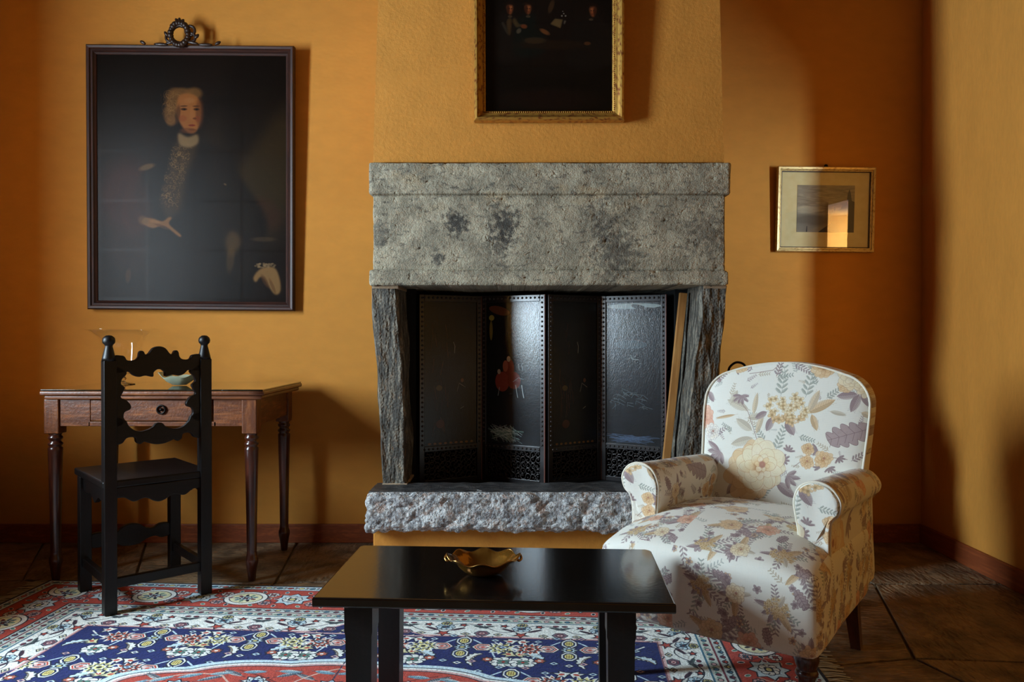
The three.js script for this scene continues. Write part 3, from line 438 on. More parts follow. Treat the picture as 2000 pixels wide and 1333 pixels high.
{
  const p = thing('framed_print', 'small gilt framed print with a wide cream mount, right of the chimney breast', 'picture', [1.509, 1.409, 0.006]);
  const w = 0.472, h = 0.408, tilt = p; tilt.rotation.x = 0.03; tilt.rotation.z = -0.011;
  mesh('frame', frameGeo(w, h, [[0, 0], [0, 0.02], [0.003, 0.024], [0.012, 0.022], [0.016, 0.017], [0.019, 0.017], [0.022, 0.011]]).map((g) => at(g, 0, h / 2, 0)), M.paleGilt, tilt);
  mesh('inner_slip', frameGeo(w - 0.04, h - 0.04, [[0, 0.011], [0, 0.013], [0.004, 0.012], [0.005, 0.008]]).map((g) => at(g, 0, h / 2, 0)), M.frameDark, tilt);
  mesh('mount', bx(-w / 2 + 0.02, w / 2 - 0.02, 0.02, h - 0.02, 0, 0.005), std({ map: dataTex(128, 128, tiled((u, v) => mix3([216, 200, 150], [204, 184, 130], 0.5 + 0.5 * fbm2(u * 6, v * 6, 4)))), roughness: 0.8 }), tilt);
  const tex = canvasTex(452, 368, (c, W, Hh) => {
    const r = rng(6); c.fillStyle = '#857a66'; c.fillRect(0, 0, W, Hh);
    for (let i = 0; i < 170; i++) soft(c, ['#9a9078', '#6f6452', '#a89a80', '#5f5646'][i % 4], r() * W, r() * 230, 20 + r() * 60, 4 + r() * 9, (r() - 0.5) * 0.4, 0.4);
    soft(c, '#b5a686', 90, 190, 130, 34, 0, 0.7); soft(c, '#59503f', 120, 275, 200, 60, 0, 0.8); soft(c, '#746a58', 60, 330, 90, 40, 0, 0.8);
    poly(c, '#24211f', [[452, 368], [170, 368], [220, 330], [268, 300], [268, 226], [290, 222], [290, 172], [300, 168], [304, 196], [344, 184], [352, 164], [388, 148], [398, 60], [410, 30], [420, 60], [430, 120], [452, 128]]);
    for (let i = 0; i < 60; i++) { c.globalAlpha = 0.35; c.fillStyle = ['#3a3834', '#15140f'][i % 2]; c.fillRect(270 + r() * 180, 190 + r() * 170, 3 + r() * 6, 8 + r() * 16); } c.globalAlpha = 1;
    poly(c, '#2a2620', [[74, 366], [78, 322], [84, 322], [84, 366]]); for (let i = 0; i < 900; i++) { c.globalAlpha = 0.1; c.fillStyle = '#141210'; c.fillRect(r() * W, r() * Hh, 6, 1); }
  });
  mesh('print', mapUV(bx(-0.135, 0.142, 0.096, 0.322, 0.003, 0.0062), (x, y) => [(x + 0.135) / 0.277, (y - 0.096) / 0.226]), std({ map: tex, roughness: 0.7 }), tilt);
  mesh('glazing', bx(-w / 2 + 0.021, w / 2 - 0.021, 0.021, h - 0.021, 0.0085, 0.0095), M.pane, tilt);
  mesh('hanging_hook', [at(new THREE.TorusGeometry(0.007, 0.0025, 8, 16), 0, h + 0.006, 0.006), at(new THREE.SphereGeometry(0.006, 10, 8), 0, h + 0.008, 0.01)], M.iron, tilt);
}

// ---------------------------------------------------------------- desk and what stands on it
{
  const d = thing('writing_desk', 'brown wooden writing desk with turned legs, one drawer and a glass top', 'desk', [-1.453, 0, 0.355]);
  const w = 0.905, dp = 0.57, x0 = -w / 2, x1 = w / 2, z0 = -dp / 2, z1 = dp / 2;
  const wu = (g) => boxUV(g, 1.4, [0, 0], false), along = (g) => boxUV(g, 1.4, [0, 0], true);
  mesh('table_top', [along(rbx(x0, x1, 0.762, 0.78, z0, z1, 0.006, 3)), along(rbx(x0 + 0.012, x1 - 0.012, 0.745, 0.763, z0 + 0.01, z1 - 0.012, 0.006, 3))], M.deskWood, d);
  mesh('glass_top', rbx(x0 + 0.004, x1 - 0.004, 0.7803, 0.7863, z0 + 0.004, z1 - 0.004, 0.001), std({ color: 0x1d1a12, roughness: 0.05, ior: 1.5, clearcoat: 1, clearcoatRoughness: 0.02 }), d);
  const lx = [x0 + 0.036, x1 - 0.066], lz = [z0 + 0.07, z1 - 0.052], leg = [];
  const prof = [[0, 0], [0.014, 0], [0.015, 0.004], [0.0175, 0.03], [0.022, 0.06], [0.0255, 0.078], [0.0255, 0.09], [0.021, 0.104], [0.0195, 0.12], [0.021, 0.25], [0.0245, 0.42], [0.0275, 0.535], [0.0275, 0.545], [0.0215, 0.551], [0.027, 0.557], [0.0285, 0.564], [0.022, 0.571], [0.021, 0.576], [0.0275, 0.583], [0.028, 0.59], [0.022, 0.597], [0.026, 0.604], [0.026, 0.61], [0, 0.61]];
  for (const x of lx) for (const z of lz) {
    const l = mesh('leg', [mapUV(at(lathe(prof, 24), x, 0, z), (a, b, c) => [Math.atan2(c - z, a - x) * 0.03, b * 1.4])], M.legWood, d);
    mesh('leg_block', wu(rbx(x - 0.03, x + 0.03, 0.605, 0.746, z - 0.03, z + 0.03, 0.004)), M.deskWood, l);
  }
  const zf = lz[1] + 0.022;
  mesh('apron', [along(rbx(lx[0], lx[1], 0.635, 0.746, lz[0] - 0.02, lz[0] + 0.0, 0.002)), along(rbx(lx[0] - 0.02, lx[0], 0.635, 0.746, lz[0], lz[1], 0.002)), along(rbx(lx[1], lx[1] + 0.022, 0.635, 0.746, lz[0], lz[1], 0.002)),
    along(rbx(lx[0] + 0.03, -0.262, 0.635, 0.746, zf - 0.02, zf, 0.002)), along(rbx(0.240, lx[1] - 0.03, 0.635, 0.746, zf - 0.02, zf, 0.002)), along(rbx(-0.27, 0.25, 0.635, 0.654, zf - 0.02, zf, 0.002))], M.deskWood, d);
  const dr = mesh('drawer_front', along(rbx(-0.259, 0.232, 0.657, 0.742, zf - 0.018, zf + 0.003, 0.003)), M.deskWood, d);
  mesh('ring_pull', [at(new THREE.TorusGeometry(0.0165, 0.0038, 10, 28), 0.03, 0.704, zf + 0.008), at(new THREE.SphereGeometry(0.007, 12, 8), 0.03, 0.704, zf + 0.008)], M.iron, dr);
}
{
  const v = thing('hurricane_vase', 'clear flared glass vase standing on the desk behind the chair', 'vase', [-1.742, 0.7864, 0.30]);
  mesh('foot', lathe([[0.0, 0.0], [0.052, 0.0], [0.054, 0.003], [0.02, 0.009], [0.011, 0.014], [0.014, 0.02], [0.019, 0.027], [0.012, 0.035], [0.014, 0.041], [0.0, 0.043]], 40), std({ color: 0xffffff, transmission: 1, thickness: 0.02, ior: 1.5, roughness: 0.03 }), v);
  mesh('flared_bowl', lathe([[0.0, 0.0435], [0.03, 0.046], [0.062, 0.066], [0.077, 0.1], [0.080, 0.15], [0.084, 0.185], [0.1, 0.215], [0.13, 0.236], [0.158, 0.244], [0.160, 0.246], [0.158, 0.2475]], 64), M.glass, v);
}
{
  const v = thing('shell_dish', 'pale green glass dish with curled tips on the desk', 'dish', [-1.455, 0.7864, 0.37]);
  const g = lathe([[0.0, 0.003], [0.03, 0.003], [0.034, 0.006], [0.06, 0.018], [0.078, 0.034], [0.083, 0.04], [0.08, 0.041], [0.058, 0.022], [0.03, 0.011], [0.0, 0.009]], 48), p = g.attributes.position;
  for (let i = 0; i < p.count; i++) { const x = p.getX(i), z = p.getZ(i), a = Math.atan2(z, x), r = Math.hypot(x, z), e = smooth(0.04, 0.083, r), t = Math.pow(Math.abs(Math.cos(a)), 6); p.setXYZ(i, x * (1 + 0.12 * e * t), p.getY(i) + 0.022 * e * t - 0.004 * e * Math.cos(6 * a), z * 0.85); }
  mesh('dish', crease(g, 0.8), std({ color: 0xc3c8ac, roughness: 0.15, transmission: 0.25, thickness: 0.01 }), v);
  mesh('painted_line', at(new THREE.TorusGeometry(0.02, 0.0015, 6, 16, 1.6), 0.07, 0.03, 0.045), std({ color: 0x5a1c14, roughness: 0.4 }), v);
}

// ---------------------------------------------------------------- sideboard against the left wall, just out of view: it shades the floor and the end of the rug
{
  const b = thing('sideboard', 'low dark wooden sideboard against the left wall, beside the window', 'sideboard', [-2.50, 0, 1.085]);
  const up = (g) => boxUV(g, 1.5);
  mesh('carcass', up(rbx(-0.28, 0.25, 0.06, 0.77, -0.5, 0.5, 0.006)), M.blackWood, b);
  mesh('top', boxUV(rbx(-0.29, 0.29, 0.77, 0.80, -0.53, 0.53, 0.006), 1.5, [0, 0], true), M.blackWood, b);
  mesh('base', up(rbx(-0.28, 0.26, 0, 0.07, -0.51, 0.51, 0.006)), M.blackWood, b);
  for (const z of [-0.245, 0.245]) { const d = mesh('door', [up(rbx(0.25, 0.268, 0.09, 0.58, z - 0.235, z + 0.235, 0.004)), up(rbx(0.262, 0.276, 0.15, 0.52, z - 0.165, z + 0.165, 0.006))], M.blackWood, b); mesh('knob', at(new THREE.SphereGeometry(0.014, 14, 10), 0.282, 0.33, z * 0.12), M.brass, d); const w = mesh('drawer', up(rbx(0.25, 0.268, 0.60, 0.75, z - 0.235, z + 0.235, 0.004)), M.blackWood, b); mesh('knob', at(new THREE.SphereGeometry(0.014, 14, 10), 0.28, 0.675, z), M.brass, w); }
}

// ---------------------------------------------------------------- carved chair seen from behind
{
  const c = thing('carved_chair', 'dark carved wooden side chair with scalloped back rails pulled up to the desk', 'chair', [-1.31, 0.0102, 0.885], THREE.MathUtils.degToRad(-138.0));
  const px = 0.168, s = 0.021, vert = (g) => boxUV(g, 1.5), hor = (g) => boxUV(g, 1.5, [0.3, 0], true);
  for (const x of [px, -px]) {
    const post = mesh('post', vert(rbx(x - s, x + s, 0, 0.905, -s, s, 0.003)), M.blackWood, c);
    mesh('finial', [at(lathe([[0.0, 0.9], [0.024, 0.902], [0.022, 0.915], [0.016, 0.94], [0.0125, 0.955], [0.0135, 0.96], [0.02, 0.967], [0.0215, 0.976], [0.019, 0.986], [0.01, 0.9935], [0, 0.995]], 20), x, 0, 0)], M.blackWood, post);
    mesh('leg', vert(rbx(x - s, x + s, 0, 0.448, 0.345 - s, 0.345 + s, 0.003)), M.blackWood, c);
    mesh('side_stretcher', vert(rbx(x - 0.011, x + 0.011, 0.095, 0.13, 0, 0.345, 0.003)), M.blackWood, c);
    mesh('side_apron', vert(plate(spline([[0.0, 0.446], [0.33, 0.446], [0.33, 0.4], [0.28, 0.392], [0.22, 0.398], [0.165, 0.372], [0.11, 0.398], [0.05, 0.392], [0.0, 0.4]], 60, true, 0.2).map(xy), 0.018).rotateY(-Math.PI / 2).translate(x, 0, 0)), M.blackWood, c);
  }
  const carve = (half, n = 120) => plate(spline(mirrored(half), n, true, 0.5).map(xy), 0.022, 0.003);
  mesh('crest_rail', hor(carve([[0, 0.954], [0.022, 0.947], [0.038, 0.927], [0.048, 0.925], [0.054, 0.936], [0.064, 0.938], [0.07, 0.93], [0.073, 0.915], [0.084, 0.905], [0.108, 0.904], [0.118, 0.918], [0.13, 0.922], [0.152, 0.918], [0.152, 0.862], [0.128, 0.858], [0.105, 0.863], [0.09, 0.85], [0.07, 0.843], [0.048, 0.847], [0.022, 0.842], [0.019, 0.858], [0.008, 0.868], [0, 0.869]], 160)), M.blackWood, c);
  mesh('lower_rail', hor(carve([[0, 0.672], [0.012, 0.668], [0.022, 0.657], [0.04, 0.648], [0.062, 0.644], [0.085, 0.65], [0.105, 0.668], [0.117, 0.69], [0.152, 0.70], [0.152, 0.612], [0.128, 0.606], [0.114, 0.622], [0.098, 0.626], [0.084, 0.622], [0.08, 0.606], [0.066, 0.598], [0.052, 0.606], [0.044, 0.602], [0.02, 0.594], [0, 0.592]], 140)), M.blackWood, c);
  for (const q of [1, -1]) mesh('carved_bracket', vert(plate(spline([[0.152, 0.87], [0.118, 0.868], [0.112, 0.855], [0.126, 0.838], [0.13, 0.82], [0.118, 0.806], [0.124, 0.79], [0.131, 0.772], [0.114, 0.762], [0.098, 0.742], [0.1, 0.727], [0.118, 0.718], [0.122, 0.7], [0.116, 0.68], [0.152, 0.68]].map(([x, y]) => [x * q, y]), 90).map(xy), 0.022, 0.003)), M.blackWood, c);
  mesh('seat', [hor(rbx(-0.192, 0.192, 0.448, 0.475, -0.012, 0.40, 0.006, 3))], M.blackWood, c);
  mesh('front_apron', hor(at(carve([[0, 0.447], [0.16, 0.447], [0.16, 0.41], [0.13, 0.405], [0.105, 0.392], [0.085, 0.378], [0.065, 0.388], [0.045, 0.37], [0.02, 0.352], [0, 0.348]]), 0, 0, 0.345)), M.blackWood, c);
  mesh('rear_apron', hor(at(carve([[0, 0.447], [0.155, 0.447], [0.155, 0.415], [0.12, 0.41], [0.09, 0.392], [0.05, 0.4], [0.02, 0.385], [0, 0.38]]), 0, 0, 0)), M.blackWood, c);
  mesh('front_stretcher', hor(at(carve([[0, 0.235], [0.03, 0.228], [0.055, 0.21], [0.085, 0.205], [0.11, 0.218], [0.15, 0.212], [0.15, 0.168], [0.115, 0.16], [0.09, 0.17], [0.06, 0.165], [0.03, 0.15], [0, 0.147]]), 0, 0, 0.345)), M.blackWood, c);
  mesh('rear_stretcher', hor(rbx(-px, px, 0.09, 0.125, -0.011, 0.011, 0.003)), M.blackWood, c);
}

// ---------------------------------------------------------------- coffee table and bowl
{
  const t = thing('coffee_table', 'low black wooden coffee table with square legs on the rug', 'table', [-0.032, 0.0102, 1.883], THREE.MathUtils.degToRad(-3.0));
  const top = shapeOf([[-0.39, -0.21], [0.39, -0.21], [0.39, 0.190], [0.387, 0.2], [0.376, 0.21], [-0.38, 0.21], [-0.39, 0.2]]);
  const g = new THREE.ExtrudeGeometry(top, { depth: 0.014, bevelEnabled: true, bevelThickness: 0.004, bevelSize: 0.004, bevelOffset: -0.004, bevelSegments: 3 });
  g.rotateX(-Math.PI / 2); g.translate(0, 0.407, 0);
  mesh('table_top', boxUV(g, 1.5, [0, 0], true), M.tableWood, t);
  for (const [x, z] of [[-0.294, 0.16], [-0.294, -0.15], [0.277, 0.16], [0.277, -0.15]]) {
    const l = mesh('leg', boxUV(crease(loft([[0.026, 0], [0.029, 0.335], [0.031, 0.345], [0.031, 0.4035]].map(([r, y]) => [[x - r, y, z + r], [x + r, y, z + r], [x + r, y, z - r], [x - r, y, z - r]]).reverse()), 0.3), 1.5), M.blackWood, t);
  }
  for (const x of [-0.29, 0.273]) mesh('rail', boxUV(rbx(x - 0.005, x + 0.005, 0.368, 0.4035, -0.12, 0.13, 0.002)), M.blackWood, t);
}
{
  const b = thing('ruffled_bowl', 'small golden bowl with a ruffled rim on the coffee table', 'bowl', [-0.068, 0.4356, 1.91]); b.scale.setScalar(0.9);
  const prof = [[0, 0.002], [0.03, 0], [0.034, 0.001], [0.05, 0.008], [0.066, 0.022], [0.076, 0.034], [0.09, 0.04], [0.0935, 0.042], [0.092, 0.0445], [0.078, 0.038], [0.066, 0.027], [0.05, 0.014], [0.03, 0.007], [0, 0.006]];
  const g = lathe(prof.flatMap((p, i) => (i + 1 < prof.length ? [p, [(p[0] + prof[i + 1][0]) / 2, (p[1] + prof[i + 1][1]) / 2]] : [p])), 128), p = g.attributes.position;
  for (let i = 0; i < p.count; i++) { const x = p.getX(i), z = p.getZ(i), a = Math.atan2(z, x), r = Math.hypot(x, z), e = smooth(0.05, 0.094, r), k = 1 + e * 0.03 * Math.cos(8 * a); p.setXYZ(i, x * k, p.getY(i) + e * (0.0046 * Math.cos(8 * a) + 0.006 * Math.pow(Math.abs(Math.cos(a)), 3)), z * k * 0.8); }
  mesh('bowl', crease(g, 0.9), std({ color: 0xa8762c, roughness: 0.22, metalness: 0.85, bumpMap: plasterBump, bumpScale: 0.0006, clearcoat: 0.5, clearcoatRoughness: 0.1 }), b);
  for (const q of [1, -1]) mesh('scroll_handle', [tube([[0.082 * q, 0.042, -0.012], [0.096 * q, 0.05, -0.006], [0.1 * q, 0.043, 0.006], [0.093 * q, 0.039, 0.012], [0.088 * q, 0.044, 0.006]], 0.0032, 30)], M.brass, b);
  mesh('rim', tube(Array.from({ length: 96 }, (_, i) => { const a = i / 96 * 2 * Math.PI, k = 0.0945 * (1 + 0.03 * Math.cos(8 * a)); return [k * Math.cos(a), 0.0435 + 0.0046 * Math.cos(8 * a) + 0.006 * Math.pow(Math.abs(Math.cos(a)), 3), -k * 0.8 * Math.sin(a)]; }), 0.0016, 190, 6, true), M.brass, b);
}

// ---------------------------------------------------------------- armchair in printed linen
function leafD(c, x, y, len, wd, a, fill, vein, al = 0.85) {
  c.save(); c.translate(x, y); c.rotate(a); c.globalAlpha = al; const gr = c.createLinearGradient(0, -wd, 0, wd); gr.addColorStop(0, '#d8d2c6'); gr.addColorStop(0.35, fill); gr.addColorStop(1, fill); c.fillStyle = len > 12 ? gr : fill; c.strokeStyle = vein; c.lineWidth = 2.2;
  c.beginPath(); c.moveTo(0, 0); c.bezierCurveTo(len * 0.25, -wd, len * 0.7, -wd * 0.9, len, 0); c.bezierCurveTo(len * 0.7, wd * 0.75, len * 0.25, wd * 0.85, 0, 0); c.fill();
  c.globalAlpha = al * 0.45; c.beginPath(); c.moveTo(0, 0); c.bezierCurveTo(len * 0.25, wd * 0.85, len * 0.7, wd * 0.75, len, 0); c.lineTo(0, 0); c.fillStyle = vein; c.fill();
  c.globalAlpha = al * 0.8; c.beginPath(); c.moveTo(-len * 0.15, 0); c.lineTo(len, 0); for (let t = 0.12; t < 0.85; t += 0.09) { c.moveTo(len * t, 0); c.quadraticCurveTo(len * (t + 0.04), -wd * 0.3, len * (t + 0.14), -wd * 0.6); c.moveTo(len * t, 0); c.quadraticCurveTo(len * (t + 0.04), wd * 0.25, len * (t + 0.14), wd * 0.52); } c.lineWidth = len > 12 ? 1.3 : 0.25; c.stroke(); c.restore();
}
function petals(c, x, y, r, n, cols, line, turn, r2 = rng(1)) {
  for (let i = 0; i < n; i++) {
    c.save(); c.translate(x, y); c.rotate(turn + i / n * 6.283 + (r2() - 0.5) * 0.25); const l = r * (0.85 + 0.3 * r2()), w = r * 0.42 * (0.8 + 0.4 * r2());
    const gr = c.createLinearGradient(0, 0, l, 0), cc = cols[Math.floor(r2() * cols.length)]; gr.addColorStop(0, cols[1 % cols.length]); gr.addColorStop(0.18, line); gr.addColorStop(0.5, cc); gr.addColorStop(1, cols[0]); c.fillStyle = gr; c.strokeStyle = line; c.lineWidth = 2; c.globalAlpha = 0.85; c.beginPath(); c.moveTo(0, 0); c.bezierCurveTo(l * 0.3, -w * 1.3, l * 0.95, -w, l, -w * 0.15); c.bezierCurveTo(l * 1.02, w * 0.5, l * 0.5, w * 1.2, 0, 0); c.fill(); c.globalAlpha = 0.55; c.stroke();
    c.globalAlpha = 0.33; c.lineWidth = 1.2; c.beginPath(); for (let k = -3; k < 4; k++) { c.moveTo(l * 0.12, k * w * 0.04); c.quadraticCurveTo(l * 0.4, k * w * 0.3, l * (0.6 + 0.25 * r2()), k * w * 0.22); } c.stroke(); c.restore();
  }
}
const CREAM = ['#ead9b4', '#f0e2c4', '#e6c894', '#efd9ae'], ORANGE = ['#dfba88', '#d4a672', '#e6cba0', '#d2ab80'], CORAL = ['#e0a184', '#e8b896', '#d98a6c', '#efd2b4'], MAUVE = '#98807f', MAUVE2 = '#6a5054', SAGE = '#a9ac9e', SAGE2 = '#7d8278', BEIGE = '#cbbda4', BEIGE2 = '#9a8a76', OCHRE = '#d3ad7c', OCHRE2 = '#96714a';
function peony(c, x, y, r, cols, line, seed) { const q = rng(seed); petals(c, x, y, r, 11, cols, line, 0, q); petals(c, x, y, r * 0.78, 9, cols, line, 0.3, q); petals(c, x, y, r * 0.55, 7, cols, line, 0.7, q); petals(c, x + r * 0.08, y - r * 0.1, r * 0.3, 6, [cols[2], cols[1]], line, 0.2, q); c.globalAlpha = 0.85; c.fillStyle = '#a56a58'; c.beginPath(); c.arc(x + r * 0.08, y - r * 0.1, r * 0.12, 0, 7); c.fill(); c.globalAlpha = 1; }
function hydrangea(c, x, y, r, seed) { const q = rng(seed); for (let i = 0; i < 46; i++) { const a = q() * 6.28, d = r * Math.sqrt(q()); petals(c, x + d * Math.cos(a), y + d * 0.85 * Math.sin(a), r * 0.19, 4, d * Math.sin(a) > r * 0.35 ? ORANGE : CREAM, '#a9824c', q() * 6, q); c.globalAlpha = 0.7; c.fillStyle = '#8a6a4a'; c.beginPath(); c.arc(x + d * Math.cos(a), y + d * 0.85 * Math.sin(a), r * 0.03, 0, 7); c.fill(); } c.globalAlpha = 1; }
function sprig(c, x, y, len, a, fill, vein, n = 6) { c.save(); c.translate(x, y); c.rotate(a); c.globalAlpha = 0.75; c.strokeStyle = vein; c.lineWidth = 2.4; c.beginPath(); c.moveTo(0, 0); c.quadraticCurveTo(len * 0.5, len * 0.08, len, 0); c.stroke(); c.restore(); for (let i = 0; i < n; i++) { const t = (i + 0.6) / n, px = x + Math.cos(a) * len * t, py = y + Math.sin(a) * len * t, l = len * 0.26 * (1.1 - 0.5 * t); leafD(c, px, py, l, l * 0.28, a + 0.85, fill, vein, 0.75); leafD(c, px, py, l, l * 0.28, a - 0.85, fill, vein, 0.75); } }
function oak(c, x, y, r, a, fill, vein) { c.save(); c.translate(x, y); c.rotate(a); c.globalAlpha = 0.88; c.fillStyle = fill; c.strokeStyle = vein; c.lineWidth = 2.5; c.beginPath(); c.moveTo(-r, 0); const n = 5; for (let i = 0; i < n; i++) { const t = -r + 2 * r * (i + 0.5) / n, w = r * (0.35 + 0.3 * Math.sin((i + 0.5) / n * 3)); c.quadraticCurveTo(t - r * 0.28, -w * 1.3, t + r * 0.12, -w * 0.55); } c.lineTo(r, 0); for (let i = n - 1; i >= 0; i--) { const t = -r + 2 * r * (i + 0.5) / n, w = r * (0.35 + 0.3 * Math.sin((i + 0.5) / n * 3)); c.quadraticCurveTo(t + r * 0.28, w * 1.3, t - r * 0.12, w * 0.5); } c.fill(); c.stroke(); c.beginPath(); c.moveTo(-r * 1.3, 0); c.lineTo(r, 0); for (let t = -0.6; t < 0.8; t += 0.35) { c.moveTo(r * t, 0); c.lineTo(r * (t + 0.2), -r * 0.35); c.moveTo(r * t, 0); c.lineTo(r * (t + 0.2), r * 0.35); } c.stroke(); c.restore(); c.globalAlpha = 1; }
const cluster = (c, x, y, r, n, a0, fill, vein) => { for (let i = 0; i < n; i++) leafD(c, x, y, r * (0.85 + 0.25 * ((i * 37) % 10) / 10), r * 0.27, a0 + i * 0.62, fill, vein); };
const fabricTex = canvasTex(2048, 2048, (c, W) => {
  c.fillStyle = '#e6e1d4'; c.fillRect(0, 0, W, W); const r = rng(21);
  const S = (zx, zy) => [W * (0.5 + (zx - 640) / 1240 * 0.62), W * (1 - (0.915 - (zy - 20) / 1230 * 0.5))];   // the design of the chair back, lower left corner first
  const K = W * 0.62 / 1240;
  const f = (fn, zx, zy, ...rest) => fn(c, ...S(zx, zy), ...rest);
  // all over the cloth: the same bouquet scattered
  const bouquet = (x, y, s, q) => {
    const o = rng(Math.floor(q * 9999));
    for (let i = 0; i < 5; i++) sprig(c, x, y, (110 + 70 * o()) * s, o() * 6.3, i % 2 ? SAGE : '#b3a7a4', i % 2 ? SAGE2 : MAUVE2, 6);
    cluster(c, x, y, 92 * s, 3, q * 6, MAUVE, MAUVE2); cluster(c, x, y, 84 * s, 2, q * 6 + 3.1, BEIGE, BEIGE2); leafD(c, x, y, 130 * s, 30 * s, q * 4, OCHRE, OCHRE2); leafD(c, x, y, 120 * s, 26 * s, q * 4 + 2.4, MAUVE, MAUVE2);
    if (q < 0.3) hydrangea(c, x, y, 62 * s, Math.floor(q * 900)); else peony(c, x, y, (50 + 26 * o()) * s, [CREAM, CREAM, CORAL, ORANGE][Math.floor(q * 40) % 4], '#9c7656', 50 + Math.floor(q * 100));
    for (let i = 0; i < 3; i++) { const a = o() * 6.3, d = (95 + 50 * o()) * s; petals(c, x + d * Math.cos(a), y + d * Math.sin(a), 24 * s, 5, i ? [MAUVE, '#b09a98'] : ORANGE, MAUVE2, o() * 6, o); }
    if (o() > 0.5) oak(c, x + 120 * s, y - 70 * s, 52 * s, o() * 6, MAUVE, MAUVE2);
  };
  for (let i = 0; i < 160; i++) { const x = W * r(), y = W * r(), u = x / W, h = 1 - y / W; if (u > 0.15 && u < 0.85 && h > 0.37 && h < 0.97) continue; sprig(c, x, y, 60 + 60 * r(), r() * 6.3, ['#c3c2b8', '#c9bdb8', '#cfc3ae'][i % 3], ['#9a9c92', '#94807e', '#a89478'][i % 3], 5); }
  for (let j = 0; j < 9; j++) for (let i = 0; i < 9; i++) { const x = (i + 0.3 + 0.5 * r() + (j % 2) * 0.5) * W / 9 % W, y = (j + 0.2 + 0.5 * r()) * W / 9, u = x / W, h = 1 - y / W, q = r(), z = 0.75 + 0.4 * r(); if (u > 0.15 && u < 0.85 && h > 0.37 && h < 0.97) continue; bouquet(x, y, z, q); }
  // the back
  for (let i = 0; i < 70; i++) { const x = W * (0.17 + 0.66 * r()), y = W * (0.06 + 0.56 * r()); sprig(c, x, y, 40 + 50 * r(), r() * 6.3, ['#c3c2b8', '#c9bdb8', '#cfc3ae'][i % 3], ['#9a9c92', '#94807e', '#a89478'][i % 3], 5); }
  for (const [x, y, l, a, m] of [[640, 330, 200, -1.6, 0], [800, 330, 190, -1.45, 0], [640, 760, 160, -1.3, 0], [560, 700, 120, -2.2, 0], [780, 640, 100, 0.2, 0], [180, 740, 130, -1.9, 1], [180, 700, 120, -0.6, 1], [930, 330, 110, -0.7, 0], [330, 640, 90, -2.6, 0], [590, 180, 110, -0.2, 0], [420, 120, 110, -2.9, 1], [590, 170, 130, -1.4, 1], [560, 1150, 120, -0.9, 0], [860, 230, 90, -2, 0], [1100, 800, 110, -0.6, 1], [160, 240, 110, -0.8, 1], [700, 60, 120, 0.5, 1]]) { const [p, q] = S(x, y); sprig(c, p, q, l * K, a, m ? '#a79a9a' : SAGE, m ? MAUVE2 : SAGE2, 6); }
  for (const [x, y, l, w, a, m] of [[470, 490, 150, 28, -1.5, 2], [430, 450, 170, 46, -2.8, 1], [340, 500, 150, 16, 2.9, 3], [430, 520, 120, 36, -0.2, 1], [500, 640, 140, 30, -1.3, 2], [470, 620, 140, 44, -2.6, 1], [480, 680, 160, 46, 2.8, 1], [300, 410, 100, 34, -1.2, 1], [820, 450, 190, 46, -0.5, 3], [830, 440, 150, 38, -1.2, 2], [850, 460, 110, 34, 1.2, 3], [960, 430, 100, 22, 0.2, 1], [660, 1010, 150, 48, 0.6, 0], [330, 1150, 170, 46, -0.9, 0], [420, 1160, 140, 36, 0.1, 0], [1110, 290, 120, 40, 3.0, 0], [1120, 290, 120, 42, 1.9, 0], [1130, 270, 120, 38, 1.0, 0], [600, 500, 100, 40, 1.9, 0], [690, 520, 110, 46, 1.0, 0], [560, 460, 90, 34, 2.6, 0], [110, 320, 90, 34, 0.9, 0], [200, 230, 80, 24, -2.6, 0], [1140, 430, 80, 30, 0.4, 2]]) { const [p, q] = S(x, y), C = [[MAUVE, MAUVE2], [BEIGE, BEIGE2], ['#d8bc94', BEIGE2], [OCHRE, OCHRE2]][m]; leafD(c, p, q, l * K, w * K, a, C[0], C[1]); }
  c.strokeStyle = '#8a6a62'; c.globalAlpha = 0.7; c.lineWidth = 5; for (const pts of [[[360, 380], [430, 470], [470, 580], [520, 720]], [[600, 70], [560, 120], [400, 155]], [[610, 70], [600, 110], [590, 170]], [[760, 880], [860, 770], [1080, 790]]]) { c.beginPath(); pts.forEach((p, i) => (i ? c.lineTo(...S(...p)) : c.moveTo(...S(...p)))); c.stroke(); } c.globalAlpha = 1;
  f(cluster, 250, 810, 110 * K, 5, 1.2, MAUVE, MAUVE2); f(oak, 1080, 600, 130 * K, 2.8, MAUVE, MAUVE2); f(cluster, 720, 960, 90 * K, 4, -0.6, MAUVE, MAUVE2); f(cluster, 370, 340, 66 * K, 6, 0, MAUVE, MAUVE2);
  for (const [x, y, s] of [[690, 830, 50], [660, 850, 46], [720, 760, 44], [920, 870, 40], [980, 860, 40], [1030, 780, 40], [300, 130, 36], [900, 730, 46]]) f(cluster, x, y, s * K, 5, x, MAUVE, MAUVE2);
  for (const [x, y, s] of [[840, 830, 44], [940, 800, 56], [840, 730, 40], [480, 1100, 50], [230, 110, 40], [335, 95, 48], [1040, 225, 50]]) f(peony, x, y, s * K, ORANGE, '#a9703c', x);
  f(hydrangea, 690, 430, 135 * K, 4); f(peony, 95, 550, 90 * K, CORAL, '#b0604a', 7); f(peony, 890, 85, 80 * K, ORANGE, '#a9703c', 9); f(peony, 1080, 150, 100 * K, CREAM, '#9a7c68', 11); f(peony, 1160, 220, 80 * K, CREAM, '#a9805c', 15); f(peony, 500, 935, 200 * K, ORANGE, '#b5764a', 23); f(peony, 545, 905, 175 * K, CREAM, '#b06f3e', 13); f(peony, 180, 660, 60 * K, ['#efe6da', '#e6dccb', '#efe0c4', '#ded4c6'], '#8a7472', 17);
